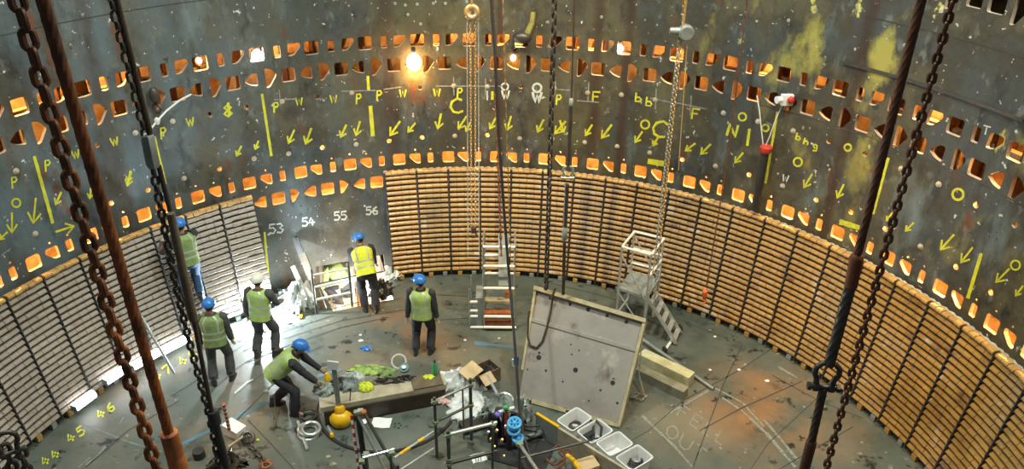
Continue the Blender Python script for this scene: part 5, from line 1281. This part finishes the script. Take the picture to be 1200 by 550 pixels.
# plastic sheet heap, cardboard box right of beam
heapo('plastic_sheet', 540, 450, 0, (.46, .30, .22), MPLAS, 'large crumpled white plastic sheet right of the timber beam', 'plastic sheet', 21, .45)
heapo('plastic_sheet', 547, 478, 0, (.38, .46, .14), MPLAS, 'crumpled white plastic sheet behind the guardrail posts', 'plastic sheet', 22, .35)
p = at(568, 446); t = thing('cardboard_box', 'open cardboard box with brown side and raised flap', 'box', (p.x, p.y, 0), radians(38))
m = MB()
for c_, s_ in (((0, 0, .01), (.5, .36, .02)), ((0, -.17, .15), (.5, .02, .3)), ((0, .17, .15), (.5, .02, .3)), ((-.24, 0, .15), (.02, .36, .3)), ((.24, 0, .15), (.02, .36, .3))): m.box(c_, s_)
m.build('carton', MWOODD, t, local=True); m = MB(); m.box((-.33, -.02, .40), (.34, .36, .02), Matrix.Rotation(-.35, 3, 'Y')); m.build('flap', MCARD, t, local=True); m = MB(); m.box((-.12, -.27, .27), (.26, .24, .02), Matrix.Rotation(.5, 3, 'X')); m.build('flap', MCARD, t, local=True)
m = MB(); heap(m, (p.x, p.y, .2), (.17, .12, .1), 77, .5); one('tape_rolls', m, MBK, 'black contents heaped in the open cardboard box', 'contents')

# ------------------------------------------------------------------ guardrails of scaffold tube
def post(t, top, z1=None, r=.026, mat=None, z0=0.0):
    m = MB(); m.tube([Vector((top.x, top.y, z0)), top], r, 10); m.build('post', mat or MDTUBE, t)
def coupler(t, p, mat=None):
    m = MB(); m.box(p, (.085, .085, .06), Matrix.Rotation(random.uniform(0, 1.5), 3, 'Z')); m.lathe([(.018, -.06), (.018, .06)], p, (1, random.uniform(-1, 1), .2), 8); m.build('coupler', mat or MGRYC2, t)
MGRYC2 = pm('greenish_coupler', (.20, .32, .26), (.3, .3, .16), 12, .45, .3, 0)
P1 = at(509, 469, 1.25); P2 = at(551, 444, 1.35); P2b = at(551, 449, 1.25)
t = thing('guardrail', 'dark tube guardrail in front of the crumpled white sheets', 'guardrail', (P1.x, P1.y, 0))
post(t, P1+Vector((0, 0, .05))); post(t, P2, r=.028); P2l = Vector((P2.x, P2.y, 0))
for z, mt in ((1.22, MGAL), (.78, MDTUBE)):
    a = Vector((P1.x, P1.y, z)); b = Vector((P2.x, P2.y, z)); m = MB(); m.tube([a-(b-a)*.06, b], .025, 10); m.build('rail', mt, t); coupler(t, a); coupler(t, b)
m = MB(); q = P1.lerp(P2, .78); m.tube([Vector((q.x, q.y, .1)), Vector((q.x, q.y, 1.2))], .014, 8); m.build('hanger', MDTUBE, t)
p = at(520, 472, 1.2); m = MB(); heap(m, p, (.10, .05, .07), 61, .4); one('pink_tape', m, pm('pink_tape', (.75, .42, .38), (.8, .7, .66), 20, .6, 0, 0), 'pink and white tape knotted on the left guardrail post', 'tape')
Q1 = at(525, 508, 1.25); Q2 = at(577, 495, 1.25); Q3 = at(577, 500, 1.25)
t = thing('guardrail', 'pale-topped tube guardrail at the bottom centre of the view', 'guardrail', (Q1.x, Q1.y, 0))
post(t, Q1+Vector((0, 0, .06)), r=.032); post(t, Q2, r=.022)
for z, mt in ((1.22, MALU), (.62, MDTUBE)):
    a = Vector((Q1.x, Q1.y, z)); b = Vector((Q2.x, Q2.y, z)); m = MB(); m.tube([a, b+(b-a)*.1], .030, 10); m.build('rail', mt, t); coupler(t, a)
coupler(t, Vector((Q1.x, Q1.y, .7))); coupler(t, Vector((Q2.x, Q2.y, 1.2)))
S1 = at(609, 521, 1.0); S2 = at(634, 558, 1.0)
t = thing('handrail_tube', 'grey handrail tube running to the bottom edge beside blue valve wheels', 'guardrail', (S1.x, S1.y, 0))
m = MB(); m.tube([S1, S2], .028, 10); m.build('rail', MGAL, t); post(t, S1, r=.028); post(t, S2, r=.028); coupler(t, S1)
m = MB(); m.tube([Vector((S1.x, S1.y, .7)), at(690, 517, .7)], .022, 10); m.build('cross_tube', MDTUBE, t)
# taped low rail from the striped pole to the left guardrail
for i, (z0, x0, y0, y1, lb) in enumerate(((1.0, 462, 537, 506, 'white rail with yellow tape bands left of the guardrail'), (.62, 462, 556, 526, 'lower plain rail under the taped white rail'))):
    a = at(x0, y0, z0); b = at(508, y1, z0); t = thing('low_rail', lb, 'rail', a); m = MB(); m.tube([a, b], .018, 8); m.build('tube', MALU, t)
    if i == 0:
        for k0, k1 in ((.13, .38), (.60, .74)): m = MB(); m.tube([a.lerp(b, k0), a.lerp(b, k1)], .026, 8); m.build('yellow_tape', MYELO, t)
t = thing('tube_stub', 'upright tube stubs with green coupler at the bottom edge', 'tube', at(460, 552))
for x, y in ((457, 527), (466, 545), (429, 536)): p = at(x, y, .95); post(t, p, r=.026)
m = MB(); m.tube([at(425, 537, .95), at(462, 527, .95)], .022, 8); m.build('cross_tube', MALU, t); coupler(t, at(429, 533, .95)); coupler(t, at(459, 531, .95)); coupler(t, at(424, 541, .7))
def pole(name, x0, y0, z0, x1, y1, z1, r, mat, label, extra=None):
    a, b = at(x0, y0, z0), at(x1, y1, z1); t = thing(name, label, 'pole', b); m = MB(); m.tube([a, b], r, 10); m.build('shaft', mat, t); return t, a, b
t, a, b = pole('scaffold_pole', 418, 484, 1.25, 456, 560, .35, .026, MGAL, 'pale green-grey pole leaning right of the striped pole'); coupler(t, a); coupler(t, a+Vector((.06, 0, .03)), MALU)
t, a, b = pole('scaffold_pole', 426, 483, 1.3, 470, 562, .3, .028, MDTUBE, 'dark pole with brown end leaning right of the pale pole'); m = MB(); m.ell(a, (.05, .05, .04)); m.build('end_cap', MRUSTO, t)
def striped(name, x0, y0, x1, y1, z1, z0, r, label):
    a, b = at(x0, y0, z1), at(x1, y1, z0); t = thing(name, label, 'pole', b); n = 14
    for i in range(n):
        m = MB(); m.tube([a.lerp(b, i/n), a.lerp(b, (i+1)/n)], r, 10); m.build('red_band' if i % 2 == 0 else 'white_band', MRED if i % 2 == 0 else MPAPER, t)
    return t
striped('striped_pole', 412, 487, 421, 556, 1.2, .1, .024, 'red and white striped pole beside the yellow weight')
a, b = at(415, 487, 1.2), at(425, 556, .1); m = MB(); m.tube([a+Vector((.06, 0, 0)), b+Vector((.06, 0, 0))], .045, 10); one('black_post', m, MBK, 'black post right against the striped pole', 'post')
m = MB(); m.tube([at(411, 455, .9), at(410, 470, .55)], .012, 6); one('dark_stick', m, MDK, 'short dark stick hanging before the timber beam', 'stick')
# valve manifold with blue wheels
vm = at(600, 520, .0); t = thing('valve_manifold', 'valve manifold with blue handwheels at the bottom centre', 'valve', vm)
m = MB()
for dx, dy, r, h in ((-.25, .18, .08, .62), (-.12, .05, .07, .70), (.10, 0, .06, .62), (-.30, -.12, .06, .55), (.02, .24, .07, .5), (-.38, .05, .05, .66), (-.05, -.16, .05, .5), (.12, -.14, .05, .42)): m.lathe([(r*.7, 0), (r, .05), (r*.8, h*.5), (r, h*.6), (r*.6, h)], vm+Vector((dx, dy, 0)), (0, 0, 1), 12)
m.build('valve_body', MBK, t)
for i in range(9):
    q = vm+Vector((random.uniform(-.45, .25), random.uniform(-.25, .3), random.uniform(.2, .62))); e = q+Vector((random.uniform(-.3, .3), random.uniform(-.25, .25), random.uniform(-.15, .2)))
    m = MB(); m.tube([q, (q+e)/2+Vector((0, 0, .04)), e], .018, 8); m.lathe([(.032, 0), (.034, .02), (.032, .04)], q, (e-q), 6); m.build('branch_pipe', (MGAL, MBK, MGREYC, MDTUBE)[i % 4], t)
for i, (x, y, z, r) in enumerate(((603, 496, .95, .095), (602, 504, .82, .09), (607, 514, .70, .075))):
    p = at(x, y, z); m = MB(); m.torus(p, r, .028, (0, -.35, 1), 22, 8)
    for k in range(3): a_ = k*pi/3; v = Vector((cos(a_), sin(a_), sin(a_)*.35))*r; m.tube([p-v, p+v], .02, 6)
    m.ell(p, (.045, .045, .04)); m.build('handwheel', MLBLUE, t, label='light blue handwheel')
for i, (x, y, z, mt, r) in enumerate(((583, 486, .9, MPURP, .05), (577, 497, .8, MBRASS, .025), (582, 505, .8, MBRASS, .025), (588, 516, .7, MBRASS, .025), (575, 515, .7, MBRASS, .022), (590, 535, .5, MBRASS, .025), (579, 524, .6, MBRASS, .022), (593, 500, .8, MSTEELC, .03), (572, 507, .8, MSTEELC, .025))):
    p = at(x, y, z); m = MB(); m.lathe([(r, -.03), (r*1.1, 0), (r, .03), (r*.5, .04)], p, (.3, -.5, 1), 10); m.build('fitting', mt, t)
p = at(593, 478, .9); t = thing('red_valve', 'red valve stem with green knob behind the blue handwheels', 'valve', (p.x, p.y, 0))
m = MB(); m.tube([Vector((p.x, p.y, .3)), p], .022, 8); m.build('stem', MRED, t); m = MB(); m.ell(p, (.055, .055, .05)); m.build('knob', MGRN, t); m = MB(); m.tube([p+Vector((-.12, 0, -.1)), p+Vector((.14, .05, -.04))], .028, 8); m.build('lever', MPAPER, t)
rn = random.Random(9)
p = at(591, 466, .25); m = MB(); coil(m, (p.x, p.y, .1), .16, .022, 5, rn, .15); one('hose_coil', m, MALU, 'white hose coil behind the red valve', 'hose')
m = MB(); m.tube([at(571, 440, .5), at(583, 462, .4), at(590, 478, .5)], .026, 8); one('white_tube', m, MALU, 'white tube leaning from the cardboard box to the hose coil', 'tube')
m = MB(); heap(m, at(584, 482, .3), (.28, .26, .3), 66, .35); one('grey_tarp', m, MGREYC, 'grey tarp bunched left of the red valve', 'tarp')
m = MB(); heap(m, at(612, 487, .25), (.17, .25, .3), 67, .35); one('grey_tarp', m, MGREYC, 'grey tarp bunched right of the red valve behind blue wheels', 'tarp')
# cables on the deck between valves and board
def hose(pts, z, r, mat, label, name='cable'):
    P = [at(x, y, z) for x, y in pts]; Q = []
    for i in range(len(P)-1):
        p0 = P[max(i-1, 0)]; p1 = P[i]; p2 = P[i+1]; p3 = P[min(i+2, len(P)-1)]
        for j in range(6):
            t_ = j/6; Q.append(.5*((2*p1)+(p2-p0)*t_+(2*p0-5*p1+4*p2-p3)*t_*t_+(3*p1-p0-3*p2+p3)*t_**3))
    Q.append(P[-1]); m = MB(); m.tube(Q, r, 8); return one(name, m, mat, label, 'cable')
hose([(613, 474), (622, 470), (628, 461), (640, 463), (662, 480), (668, 484)], .04, .035, MBK, 'thick black cable at the foot of the steel segment')
hose([(610, 495), (620, 500), (632, 499), (627, 505), (616, 503)], .3, .022, MBK, 'black cable looping right of the blue handwheels')
hose([(645, 530), (655, 522), (662, 535), (650, 545), (640, 538)], .3, .02, MRUST, 'dark red hose tangle in front of the board')
hose([(652, 552), (662, 540), (655, 530), (668, 528), (676, 548)], .3, .018, MRUST, 'thin red hose in front of the board')
hose([(664, 534), (672, 540), (680, 552)], .35, .04, MYELO, 'thick yellow hose end at the bottom edge by the board', 'yellow_hose')
p = at(688, 545, .3); t = thing('cardboard_box', 'small cardboard box at the bottom edge in front of the board', 'box', (p.x, p.y, 0), .4)
m = MB(); m.box((0, 0, .17), (.34, .26, .34)); m.build('carton', MCARD, t, local=True); m = MB(); m.box((-.05, -.14, .26), (.18, .01, .12)); m.build('print_patch', MPAPER, t, local=True)
a, b = at(612, 515, .1), at(640, 505, .1); m = MB(); m.tube([a, b], .05, 10); one('grey_duct', m, MGREYC, 'short grey duct lying right of the blue handwheels', 'duct')
m = MB(); p = at(612, 530); m.box((p.x, p.y, .012), (1.0, .75, .02), Matrix.Rotation(-.35, 3, 'Z')); one('black_sheet', m, MBK, 'black rubber sheet on the deck below the valves', 'sheet')
m = MB(); p = at(556, 500); m.box((p.x, p.y, .05), (.5, .3, .10), Matrix.Rotation(.5, 3, 'Z')); one('black_case', m, MBK, 'black case on the deck under the white sheet', 'case')

# ------------------------------------------------------------------ lower left clutter
p = at(247, 489, .9)
striped('striped_post', 262, 474, 269, 505, 1.1, .2, .03, 'red and white striped post beside the hanging chain sling')
p = at(276, 509); t = thing('white_carton', 'white carton lying beside the striped post at lower left', 'carton', (p.x, p.y, 0), -.5)
m = MB(); m.box((0, 0, .09), (.34, .22, .18)); m.build('carton_body', MPAPER, t, local=True); m = MB(); m.box((0, 0, .19), (.35, .23, .02), Matrix.Rotation(.12, 3, 'Y')); m.build('lid', MPAPER, t, local=True)
m = MB(); a, b = at(268, 524, .1), at(285, 512, .2); m.tube([a, b], .022, 8); one('shackle_pin', m, MWOOD, 'pale bar poking from the floor chain at lower left', 'bar')
m = MB(); chain(m, [at(287, 512, .09), at(292, 521, .06), at(298, 528, .06), at(304, 534, .06), at(309, 541, .06)], .16, .11, .022, n=14, k=7); one('floor_chain', m, MDK, 'dark chain lying on the deck at lower left', 'chain')
p = at(290, 513, .1); m = MB(); m.torus(p, .10, .032, (.4, -.3, 1), 22, 8); one('lifting_ring', m, MDK, 'dark lifting ring at the top end of the floor chain', 'ring')
p = at(312, 545, .12); t = shackle('shackle', 'orange rusty shackle at the lower end of the floor chain', p, .085, (0, 0, -1), MRUSTO, .6); t.rotation_euler = (1.3, 0, .6)
p = at(234, 536); m = MB(); m.lathe([(.09, 0), (.10, .02), (.10, .15), (.06, .16)], p, (0, 0, 1), 18); one('black_pot', m, MBK, 'small black pot on the deck left of the chain sling', 'pot')
p = at(271, 533, .05); m = MB(); m.ell(p, (.06, .05, .06)); one('yellow_ball', m, MHIVY, 'yellow ball among dark fittings at lower left', 'knob')
heapo('dark_fittings', 268, 543, 0, (.30, .24, .16), MDK, 'heap of dark fittings at the lower left bottom edge', 'fittings', 71, .5)
t, a, b = pole('leaning_pole', 160, 361, 1.15, 204, 438, .03, .028, MGAL, 'grey pole leaning on the pale panels left of the ladder man')
t, a, b = pole('leaning_pole', 233, 330, 1.4, 246, 368, .5, .018, MDK, 'thin dark pole beside the ladder man\'s boots')
